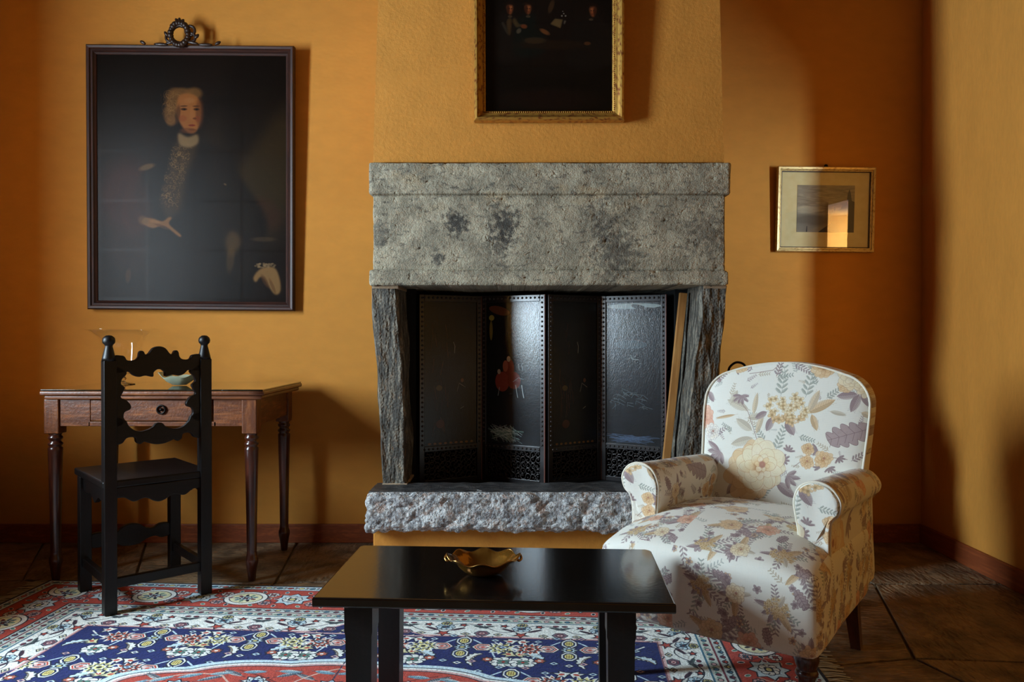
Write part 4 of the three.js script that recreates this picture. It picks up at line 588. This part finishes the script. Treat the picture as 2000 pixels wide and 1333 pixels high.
  c.globalAlpha = 0.16; c.fillStyle = '#e6e1d4'; c.fillRect(0, 0, W, W); c.globalAlpha = 1;
  // linen slub
  for (let i = 0; i < 9000; i++) { c.globalAlpha = 0.05; c.fillStyle = r() > 0.5 ? '#fff' : '#8a8070'; const a = r() * W, b = r() * W; r() > 0.5 ? c.fillRect(a, b, 10 + r() * 40, 1.5) : c.fillRect(a, b, 1.5, 10 + r() * 40); } c.globalAlpha = 1;
}, true);
const linenBump = grey(256, 256, (u, v) => 0.5 + 0.25 * Math.sin(u * 6.283 * 40) + 0.25 * Math.sin(v * 6.283 * 40));
M.fabric = std({ map: fabricTex, roughness: 0.85, sheen: 0.25, sheenColor: new THREE.Color(0xffffff), sheenRoughness: 0.6, bumpMap: rep(linenBump, 12, 12), bumpScale: 0.0003 });
M.piping = std({ color: 0xe2d8c4, roughness: 0.85 });
{
  const c = thing('armchair', 'upholstered armchair in cream floral linen beside the fireplace', 'armchair', [0.706, 0.0102, 1.417], THREE.MathUtils.degToRad(-36.5));
  // back
  const outline = [[0.25, 0.30], [0.256, 0.40], [0.266, 0.55], [0.275, 0.68], [0.278, 0.74]], R = 0.105, cx = 0.278 - R, cy = 0.765;
  for (let i = 1; i <= 10; i++) { const a = i / 10 * 1.36; outline.push([cx + R * Math.cos(a), cy + R * Math.sin(a)]); }
  const [ex, ey] = outline.at(-1); for (let i = 1; i <= 10; i++) { const t = i / 10; outline.push([ex * (1 - t) + 0.001, ey + 0.034 * (1 - (1 - t) * (1 - t))]); }
  const lean = (y) => -0.295 - 0.25 * (y - 0.36) - 0.12 * Math.max(0, y - 0.6) * (y - 0.6), dense = [];
  for (let i = 0; i + 1 < outline.length; i++) { const n = i < 4 ? 6 : 2; for (let k = 0; k < n; k++) dense.push([lerp(outline[i][0], outline[i + 1][0], k / n), lerp(outline[i][1], outline[i + 1][1], k / n)]); } dense.push(outline.at(-1));
  const T = 0.105, N = 64, ring = ([W, y]) => Array.from({ length: N }, (_, k) => { const a = k / N * 2 * Math.PI, ca = Math.cos(a), sa = Math.sin(a), x = W * Math.sign(ca) * Math.pow(Math.abs(ca), 0.34), z = T / 2 * Math.sign(sa) * Math.pow(Math.abs(sa), 0.34); const puff = z > 0 ? 0.028 * (1 - (x / 0.3) ** 2) * smooth(0.92, 0.75, y) : 0; return [x, y, z + puff + lean(y)]; });
  mesh('backrest', mapUV(crease(loft(dense.map(ring).reverse()), 0.75), (x, y, z) => [x + 0.5 + (z - lean(y) < -T / 2 + 0.02 ? 0.37 : 0), y]), M.fabric, c);
  const edge = dense.filter((p) => p[1] > 0.42).map(([W, y]) => [W * 0.985, y - 0.002, lean(y) + T / 2 - 0.004]);
  mesh('piping', tube([...edge.map((p) => p), ...edge.slice(0, -1).reverse().map((p) => [-p[0], p[1], p[2]])], 0.0042, 160, 7), M.piping, c);
  // arms
  for (const q of [1, -1]) {
    const sec = (t) => { const dy = lerp(0, -0.035, t), k = 1; return [[0.205, 0.35], [0.207, 0.45], [0.200, 0.515], [0.198, 0.555], [0.214, 0.593], [0.25, 0.61], [0.29, 0.6], [0.314, 0.566], [0.31, 0.53], [0.291, 0.505], [0.286, 0.45], [0.288, 0.36], [0.29, 0.232], [0.25, 0.228], [0.215, 0.24]].map(([x, y]) => [x + (y > 0.5 ? -0.004 * t : 0), y + (y > 0.45 ? dy * smooth(0.42, 0.6, y) : 0)]); };
    const rings = [], zs = [[0.2, 0.86], [0.206, 0.95], [0.2, 1]], Nn = 60;
    const mk = (z, t, k) => { const p = spline(sec(t), Nn).slice(0, Nn), mx = 0.25, my = 0.44; return p.map((v) => [q * (mx + (v.x - mx) * k), Math.max(my + (v.y - my) * (k > 0.99 ? 1 : 1 - (1 - k) * 0.35), 0.228), z + 0.02 * smooth(0.45, 0.62, v.y) * (t < 0.5 ? 1 : 0) - (v.y < 0.42 && t < 0.02 ? 0.0 : 0)]); };
    rings.push(mk(0.183, 0, 0.62), mk(0.187, 0, 0.8), mk(0.186, 0, 0.92), mk(0.178, 0, 0.985), mk(0.165, 0, 1)); for (let i = 1; i <= 14; i++) { const t = i / 14; rings.push(mk(lerp(0.165, -0.33, t), t, 1)); }
    if (q > 0) rings.reverse();
    mesh('arm', boxUV(crease(loft(rings), 0.9), 1, [q > 0 ? 0.31 : 0.83, 0.12]), M.fabric, c);
    mesh('piping', tube(mk(0.176, 0, 1.0).filter((_, k) => k < 46).map((p) => [p[0], p[1], p[2] + 0.003]), 0.0035, 120, 6), M.piping, c);
  }
  // sprung seat with a deep front
  const g = new THREE.BoxGeometry(0.59, 0.19, 0.61, 40, 14, 40).scale(1, 1, 1), p = g.attributes.position, rr = 0.028;
  for (let i = 0; i < p.count; i++) {
    const v = new THREE.Vector3().fromBufferAttribute(p, i), h = new THREE.Vector3(0.295 - rr, 0.095 - rr, 0.305 - rr), k = v.clone().clamp(h.clone().negate(), h), e = v.clone().sub(k); if (e.length() > 1e-6) v.copy(k).add(e.normalize().multiplyScalar(rr));
    const u = v.x / 0.295, w = v.z / 0.305, up = smooth(-0.02, 0.095, v.y); if (v.y < 0.04) v.y -= 0.026 * smooth(0.04, -0.095, v.y);
    v.y += up * (0.062 * (1 - u ** 4) * (1 - Math.pow(Math.abs(w), 2.6)) + 0.012 * (1 - u * u) - 0.012 * smooth(0.6, 1, w) * smooth(0.6, 1, Math.abs(u)));
    v.z += 0.02 * (1 - u * u) * smooth(0, 1, w) + 0.01 * up * smooth(0.8, 1, w); v.x *= 1 + 0.03 * smooth(-0.2, 1, w);
    p.setXYZ(i, v.x, v.y, v.z);
  }
  mesh('seat', boxUV(at(crease(g, 1.0), 0, 0.317, 0.045), 1, [0.07, -0.05]), M.fabric, c);
  for (const x of [-0.258, 0.252]) mesh('front_leg', at(lathe([[0, -0.222], [0.013, -0.222], [0.014, -0.215], [0.018, -0.15], [0.021, -0.106], [0.0215, -0.1], [0.026, -0.092], [0.029, -0.086], [0.026, -0.078], [0.022, -0.075], [0.027, -0.066], [0.031, -0.052], [0.029, -0.036], [0.024, -0.028], [0.024, 0.02], [0, 0.02]], 28), x, 0.222 - 0.001, 0.268), M.legWood, c);
  for (const x of [-1, 1]) mesh('rear_leg', boxUV(crease(loft([[x < 0 ? 0 : -0.0098, 0.015, -0.355], [0.12, 0.019, -0.30], [0.26, 0.024, -0.27]].map(([y, r, z]) => [[x * 0.235 - r, y, z + r], [x * 0.235 + r, y, z + r], [x * 0.235 + r, y, z - r], [x * 0.235 - r, y, z - r]]).reverse()), 0.3)), M.legWood, c);
}

// ---------------------------------------------------------------- the rug
const rugTex = canvasTex(2048, 1437, (c, W, Hh) => {
  const k = W / 285, A = 142.5, B = 100, r = rng(31);
  const NAVY = '#1a2660', RED = '#b8483a', CRM = '#eceee6', PALE = '#c9dfe6', PINK = '#d8aeaa', YEL = '#ddd48c', GRN = '#5f8a78', MAR = '#6d2a3a', TEAL = '#3f6f86', INK = '#1c2030';
  const ell = (x, y, a, b, f, s, t = 0, lw = 0.5) => { c.beginPath(); c.ellipse(x, y, a, b, t, 0, 7); if (f) { c.fillStyle = f; c.fill(); } if (s) { c.strokeStyle = s; c.lineWidth = lw; c.stroke(); } };
  const pl = (pts, f, s, lw = 0.4) => { c.beginPath(); pts.forEach((p, i) => (i ? c.lineTo(...p) : c.moveTo(...p))); c.closePath(); if (f) { c.fillStyle = f; c.fill(); } if (s) { c.strokeStyle = s; c.lineWidth = lw; c.stroke(); } };
  const star = (x, y, ro, ri, n, f, s, t = 0, q = 0.85) => pl(Array.from({ length: 2 * n }, (_, i) => { const a = t + i * Math.PI / n, R = i % 2 ? ri : ro; return [x + R * Math.cos(a), y + R * q * Math.sin(a)]; }), f, s);
  const vine = (pts, s = PALE, lw = 0.6) => { c.strokeStyle = s; c.lineWidth = lw; c.beginPath(); c.moveTo(...pts[0]); for (let i = 1; i + 1 < pts.length; i += 2) c.quadraticCurveTo(...pts[i], ...pts[i + 1]); c.stroke(); };
  const palm = (x, y, R, col, t) => { star(x, y, R, R * 0.6, 11, col, CRM, t); star(x, y, R * 0.55, R * 0.38, 8, CRM, INK, t); star(x, y, R * 0.38, R * 0.25, 7, col, null, t); for (let i = 0; i < 9; i++) { const a = t + i * 0.7; ell(x + R * 0.68 * Math.cos(a), y + R * 0.58 * Math.sin(a), 0.45, 0.4, INK); } ell(x, y, 0.8, 0.7, INK); };
  const hexf = (x, y, R, a, b, m) => { const h = (q) => Array.from({ length: 6 }, (_, i) => [x + q * R * Math.cos(i * Math.PI / 3), y + q * R * 0.82 * Math.sin(i * Math.PI / 3)]); pl(h(1), a, INK); pl(h(0.72), null, m, 0.5); pl(h(0.5), b, INK, 0.3); ell(x, y, R * 0.17, R * 0.15, m); };
  const oct = (x, y, R) => { const h = (q) => Array.from({ length: 8 }, (_, i) => [x + q * R * 0.8 * Math.cos((i + 0.5) * Math.PI / 4), y + q * R * Math.sin((i + 0.5) * Math.PI / 4)]); pl(h(1), CRM, INK); pl(h(0.74), NAVY); pl(h(0.6), YEL, INK, 0.3); for (const d of [-0.2, 0, 0.2]) { c.strokeStyle = '#8a6a2c'; c.lineWidth = 0.35; c.beginPath(); c.moveTo(x + d * R, y - R * 0.3); c.lineTo(x + d * R, y + R * 0.3); c.stroke(); } };
  const tulip = (x, y, R, t, col = CRM) => { c.save(); c.translate(x, y); c.rotate(t); pl([[0, -R * 0.25], [R * 0.5, -R * 0.75], [R * 0.6, -R * 0.35], [R * 1.2, -R * 0.55], [R * 0.85, 0], [R * 1.2, R * 0.55], [R * 0.6, R * 0.35], [R * 0.5, R * 0.75], [0, R * 0.25], [-R * 0.5, 0]], col, INK); ell(R * 0.5, 0, R * 0.28, R * 0.18, RED); c.restore(); };
  const leafC = (x, y, R, t, flip, col = CRM) => { c.save(); c.translate(x, y); c.rotate(t); c.scale(1, flip); const o = [], n = []; for (let i = 0; i <= 14; i++) { const a = -0.2 + i / 14 * 2.2, w = R * 0.28 * Math.sin(i / 14 * Math.PI) + 0.3; o.push([(R + w * (i % 2 ? 1.25 : 0.75)) * Math.cos(a), (R + w * (i % 2 ? 1.25 : 0.75)) * 0.8 * Math.sin(a)]); n.unshift([(R - w * (i % 2 ? 0.4 : 0.8)) * Math.cos(a), (R - w * (i % 2 ? 0.4 : 0.8)) * 0.8 * Math.sin(a)]); } pl([...o, ...n], col, INK, 0.35); vine([[R * 0.98, -R * 0.1], [R * 0.9, R * 0.5], [R * 0.2, R * 0.8]], '#7a6a58', 0.4); c.restore(); };
  const diam = (x, y, a = PALE) => { pl([[x - 1.6, y], [x, y - 1.2], [x + 1.6, y], [x, y + 1.2]], a, INK, 0.3); ell(x, y, 0.5, 0.4, NAVY); };
  const quat = (x, y, R, a = CRM, b = GRN) => { for (let i = 0; i < 8; i++) ell(x + R * 0.62 * Math.cos(i * 0.785), y + R * 0.5 * Math.sin(i * 0.785), R * 0.36, R * 0.3, a, INK, 0, 0.3); ell(x, y, R * 0.55, R * 0.42, a); for (let i = 0; i < 4; i++) ell(x + R * 0.3 * Math.cos(i * 1.571 + 0.78), y + R * 0.24 * Math.sin(i * 1.571 + 0.78), R * 0.2, R * 0.14, b, INK, 0, 0.25); ell(x, y, R * 0.12, R * 0.1, RED); };
  c.fillStyle = '#2a2530'; c.fillRect(0, 0, W, Hh);
  for (const [sx, sy] of [[1, 1], [-1, 1], [1, -1], [-1, -1]]) {
    c.save(); c.translate(W / 2, Hh / 2); c.scale(k * sx, k * sy); c.beginPath(); c.rect(-0.1, -0.1, A + 0.2, B + 0.2); c.clip();
    const rect = (d, f) => { c.fillStyle = f; c.fillRect(-1, -1, A - d + 1, B - d + 1); };
    rect(0, INK); rect(1, PALE); rect(5, MAR); rect(5.6, RED); rect(25, INK); rect(25.6, '#c3cfca'); rect(28.6, MAR); rect(29.2, '#ccd0c4'); rect(32.4, TEAL); rect(33, CRM); rect(45, PINK); rect(45.8, '#8a5a60'); rect(46.3, NAVY);
    // field runs out into the light border on the axes
    pl([[0, B - 36], [8, B - 37], [13, B - 42], [22, B - 46.5], [0, B - 46.5]], NAVY, PINK, 0.9); pl([[A - 36, 0], [A - 37, 8], [A - 42, 13], [A - 46.5, 22], [A - 46.5, 0]], NAVY, PINK, 0.9);
    // borders: i runs along, d across from the edge; once for each side
    const side = (len, fn) => { for (const v of [0, 1]) { c.save(); if (v) c.transform(0, 1, 1, 0, 0, 0); c.beginPath(); const [P, Q] = v ? [B, A] : [A, B]; c.moveTo(0, Q + 1); c.lineTo(P + 1, Q + 1); c.lineTo(P - 46, Q - 46); c.lineTo(0, Q - 46); c.closePath(); c.clip(); fn(P, (d) => Q - d); c.restore(); } };
    side(0, (P, y) => {
      for (let x = 1.5; x < P; x += 4.4) { ell(x, y(3), 1.2, 0.9, [RED, TEAL, YEL][Math.floor(x / 4.4) % 3], INK, 0, 0.25); ell(x + 2.2, y(2.4), 0.6, 0.5, MAR); ell(x + 2.2, y(3.7), 0.6, 0.5, GRN); }
      for (let x = 0; x < P + 10; x += 18) {
        const odd = Math.round(x / 18) % 2; vine([[x, y(15)], [x + 4.5, y(6)], [x + 9, y(15)], [x + 13.5, y(24)], [x + 18, y(15)]], '#c8a08c', 0.6); vine([[x, y(15)], [x + 4.5, y(24)], [x + 9, y(15)], [x + 13.5, y(6)], [x + 18, y(15)]], MAR, 0.5);
        if (odd) { ell(x, y(15.2), 8.2, 7.2, CRM, INK, 0.1); ell(x, y(15.2), 6.2, 5.2, YEL + '88', INK, 0.1, 0.3); for (let i = 0; i < 9; i++) { const a = i * 0.7; ell(x + 3.4 * Math.cos(a), y(15.2) + 2.9 * Math.sin(a), 1.1, 0.6, [TEAL, MAR, INK, GRN][i % 4], null, a); } quat(x, y(15.2), 2.4, PALE, MAR); }
        else { star(x, y(15.2), 7.4, 5.2, 8, PALE, INK); quat(x, y(15.2), 4, CRM, TEAL); ell(x, y(15.2), 1.4, 1.1, YEL, INK); }
        quat(x + 9, y(11), 2.6, CRM, RED); quat(x + 9, y(20), 2.6, PINK, TEAL); for (const [dx, d, q] of [[4.6, 8, TEAL], [13.4, 8, INK], [4.6, 22.4, INK], [13.4, 22.4, GRN], [9, 15.4, INK], [6, 15, MAR], [12, 15, MAR]]) ell(x + dx, y(d), 1.1, 0.7, q, CRM, dx, 0.25);
      }
      for (let x = 1; x < P; x += 3.6) { const i = Math.round(x / 3.6); ell(x, y(27.1), 1.0, 0.8, [MAR, TEAL, YEL, RED][i % 4], INK, 0, 0.25); vine([[x - 1.8, y(26.4)], [x, y(28.4)], [x + 1.8, y(26.4)]], INK, 0.3); ell(x + 1.6, y(30.8), 0.9, 0.8, [TEAL, PINK, MAR][i % 3], INK, 0, 0.25); pl([[x - 0.8, y(30.2)], [x + 0.2, y(31.4)], [x - 1, y(31.8)]], GRN); }
      for (let x = 0; x < P + 8; x += 26) { leafC(x + 13, y(44), 7.6, -2.6, 1, '#8fb0a0'); leafC(x + 13, y(43), 5.2, -2.6, 1, CRM); hexf(x + 13, y(42.8), 2.6, PALE, PINK, MAR); quat(x, y(38), 3.4, PALE, TEAL); quat(x, y(34.8), 2, YEL, GRN); star(x, y(43.4), 2.8, 1.2, 5, RED, INK, -1.57); for (const q of [-1, 1]) { leafD(c, x + q * 2, y(41), 5.5, 1.1, q > 0 ? 0.5 : 2.6, MAR, INK, 0.95); leafD(c, x + q * 9, y(36), 6, 1.1, q > 0 ? -0.4 : 3.5, '#7fa08a', INK, 0.9); star(x + q * 6, y(36), 1.6, 0.8, 5, RED, INK); ell(x + q * 11.5, y(35), 1, 0.7, MAR, INK, 0, 0.2); diam(x + q * 7.5, y(43.6), '#d9d2a8'); } c.globalAlpha = 1; vine([[x - 13, y(36)], [x - 6, y(46)], [x, y(38)], [x + 6, y(32)], [x + 13, y(37)]], INK, 0.35); }
    });
    // navy field
    for (let j = 0; j < 3; j++) for (let i = -1; i < 4; i++) {
      const x = i * 34 + (j % 2 ? 17 : 0), y = 42 - j * 23 + 4;
      if (x > A - 44) continue;
      c.save(); c.beginPath(); c.rect(-1, -1, A - 46.3 + 1, B - 46.3 + 1 + 10); c.clip();
      vine([[x, y + 8], [x + 8, y + 2], [x + 10, y - 4], [x + 12, y - 12], [x + 17, y - 14]]); vine([[x, y + 8], [x - 8, y + 2], [x - 10, y - 4], [x - 12, y - 12], [x - 17, y - 14]]); vine([[x + 10, y - 4], [x + 18, y - 2], [x + 24, y + 4]], CRM); vine([[x - 10, y - 4], [x - 18, y - 2], [x - 24, y + 4]], CRM);
      oct(x, y + 4.6, 3.5); star(x, y - 0.4, 3.4, 1.8, 8, PALE, INK); ell(x, y - 0.4, 1, 0.8, YEL, INK); oct(x, y - 5.2, 3.5);
      hexf(x - 6.6, y, 3.7, CRM, PINK, RED); hexf(x + 6.6, y, 3.7, CRM, PINK, RED); palm(x + 12.6, y - 0.4, 5.3, (i + j) % 2 ? YEL : '#b5503c', 0); palm(x - 12.6, y - 0.4, 5.3, (i + j) % 2 ? YEL : '#b5503c', 3.1);
      quat(x + 14, y - 10.5, 4.6, CRM, GRN); leafC(x + 20, y - 10, 6, 0.3, 1, PALE); leafC(x + 8, y - 10.5, 5.4, 1.9, 1, CRM); quat(x - 14, y - 10.5, 4.6, CRM, GRN); 
      tulip(x + 17.6, y + 5.6, 3.4, -0.4); tulip(x - 17.6, y + 5.6, 3.4, 3.5); tulip(x + 17.4, y - 5.4, 3.3, 0.5, '#dcd7a8'); tulip(x - 17.4, y - 5.4, 3.3, 2.7, '#dcd7a8');
      for (const [dx, dy, col] of [[4, 8.6, PINK], [-4, 8.6, PALE], [10, 5.6, PALE], [-10, 5.6, PALE], [9, -9, RED], [-9, -9, RED], [4.4, -10.6, PINK], [-4.6, -10.6, PALE], [0, -12, CRM], [21, 0.4, PALE], [-21, 0.4, PALE]]) col === RED ? (star(x + dx, y + dy, 2.2, 1.5, 7, '#b5604c', INK), ell(x + dx, y + dy, 0.6, 0.5, CRM)) : diam(x + dx, y + dy, col);
      c.restore();
    }
    // central medallion with a scalloped rim
    const rim = (a, b, n = 90) => Array.from({ length: n + 1 }, (_, i) => { const t = i / n * Math.PI / 2, s = 1 + 0.055 * Math.abs(Math.sin(t * 7)); return [a * s * Math.cos(t), b * s * Math.sin(t)]; });
    const quart = (a, b) => [[0, 0], ...rim(a, b)];
    pl(quart(74, 32), PALE); c.strokeStyle = INK; c.lineWidth = 0.5; pl(quart(71.5, 30), CRM, INK); pl(quart(70, 28.8), PINK); pl(quart(68.5, 27.6), RED, INK);
    for (const [x, y, q] of [[0, 16, 0], [22, 17, 1], [44, 13, 2], [12, 5, 1], [33, 4, 0], [56, 4, 1]]) { star(x, y, 4.4, 2.8, 8, q === 1 ? CRM : PALE, INK); quat(x, y, 2.6, PALE, TEAL); ell(x, y, 1, 0.8, NAVY); leafD(c, x + 5, y + 3, 8, 1.6, 0.5, CRM, INK, 0.95); leafD(c, x - 5, y + 3, 8, 1.6, 2.6, PALE, INK, 0.95); star(x + 9, y - 4, 1.8, 1, 5, NAVY, CRM); star(x - 8, y - 4, 1.6, 0.9, 5, GRN, CRM); } c.globalAlpha = 1;
    vine([[0, 27], [10, 22], [14, 10], [24, 8], [33, 20], [46, 24], [58, 10]], '#d8b0a0', 0.6); vine([[0, 4], [14, 18], [30, 24]], '#7c2c26', 0.6); for (let i = 0; i < 9; i++) { const t = 0.1 + i * 0.17; leafD(c, 64 * Math.cos(t), 25 * Math.sin(t), 7, 1.6, t + 1.9, i % 2 ? CRM : PALE, TEAL, 0.95); } c.globalAlpha = 1;
    c.restore();
  }
  // knots: every stitch takes a slightly different dye
  const im = c.getImageData(0, 0, W, Hh), d = im.data; for (let y = 0; y < Hh; y += 2) for (let x = 0; x < W; x += 2) { const g = 0.9 + 0.2 * r(); for (const [a, b] of [[0, 0], [1, 0], [0, 1], [1, 1]]) { const i = ((Math.min(y + b, Hh - 1)) * W + x + a) * 4; for (let e = 0; e < 3; e++) d[i + e] *= g; } } c.putImageData(im, 0, 0);
});
{
  const t = thing('persian_rug', 'patterned navy, red and cream wool rug with fringed ends under the coffee table', 'rug', [-0.532, 0, 1.715], THREE.MathUtils.degToRad(-4.3));
  const g = new THREE.BoxGeometry(2.85, 0.008, 2.0, 60, 1, 40), p = g.attributes.position;
  for (let i = 0; i < p.count; i++) if (p.getY(i) > 0) p.setY(i, 0.004 + 0.0006 * n2(p.getX(i) * 2, p.getZ(i) * 2));
  g.translate(0, 0.005, 0);
  mesh('pile', mapUV(crease(g, 0.7), (x, y, z) => [(x + 1.425) / 2.85, 1 - (z + 1) / 2]), std({ map: rugTex, roughness: 0.95, sheen: 0.3, sheenColor: new THREE.Color(0xdddddd), sheenRoughness: 0.5, bumpMap: rep(plasterBump, 4, 3), bumpScale: 0.004 }), t);
  const r = rng(44);
  for (const q of [1, -1]) {
    const parts = [];
    for (let i = 0; i < 230; i++) { const z = -0.99 + 1.98 * i / 229, l = 0.05 + 0.035 * r(), b = (r() - 0.5) * 0.03; parts.push(new THREE.TubeGeometry(new THREE.CatmullRomCurve3([new THREE.Vector3(q * 1.42, 0.006, z), new THREE.Vector3(q * (1.42 + l * 0.5), 0.006 + 0.003 * r(), z + b * 0.6), new THREE.Vector3(q * (1.42 + l), 0.003, z + b)]), 4, 0.0022, 4)); }
    mesh('fringe', parts, std({ color: 0xb9ab8c, roughness: 0.95 }), t).userData.kind = 'stuff';
  }
}
renderer.render(scene, camera);
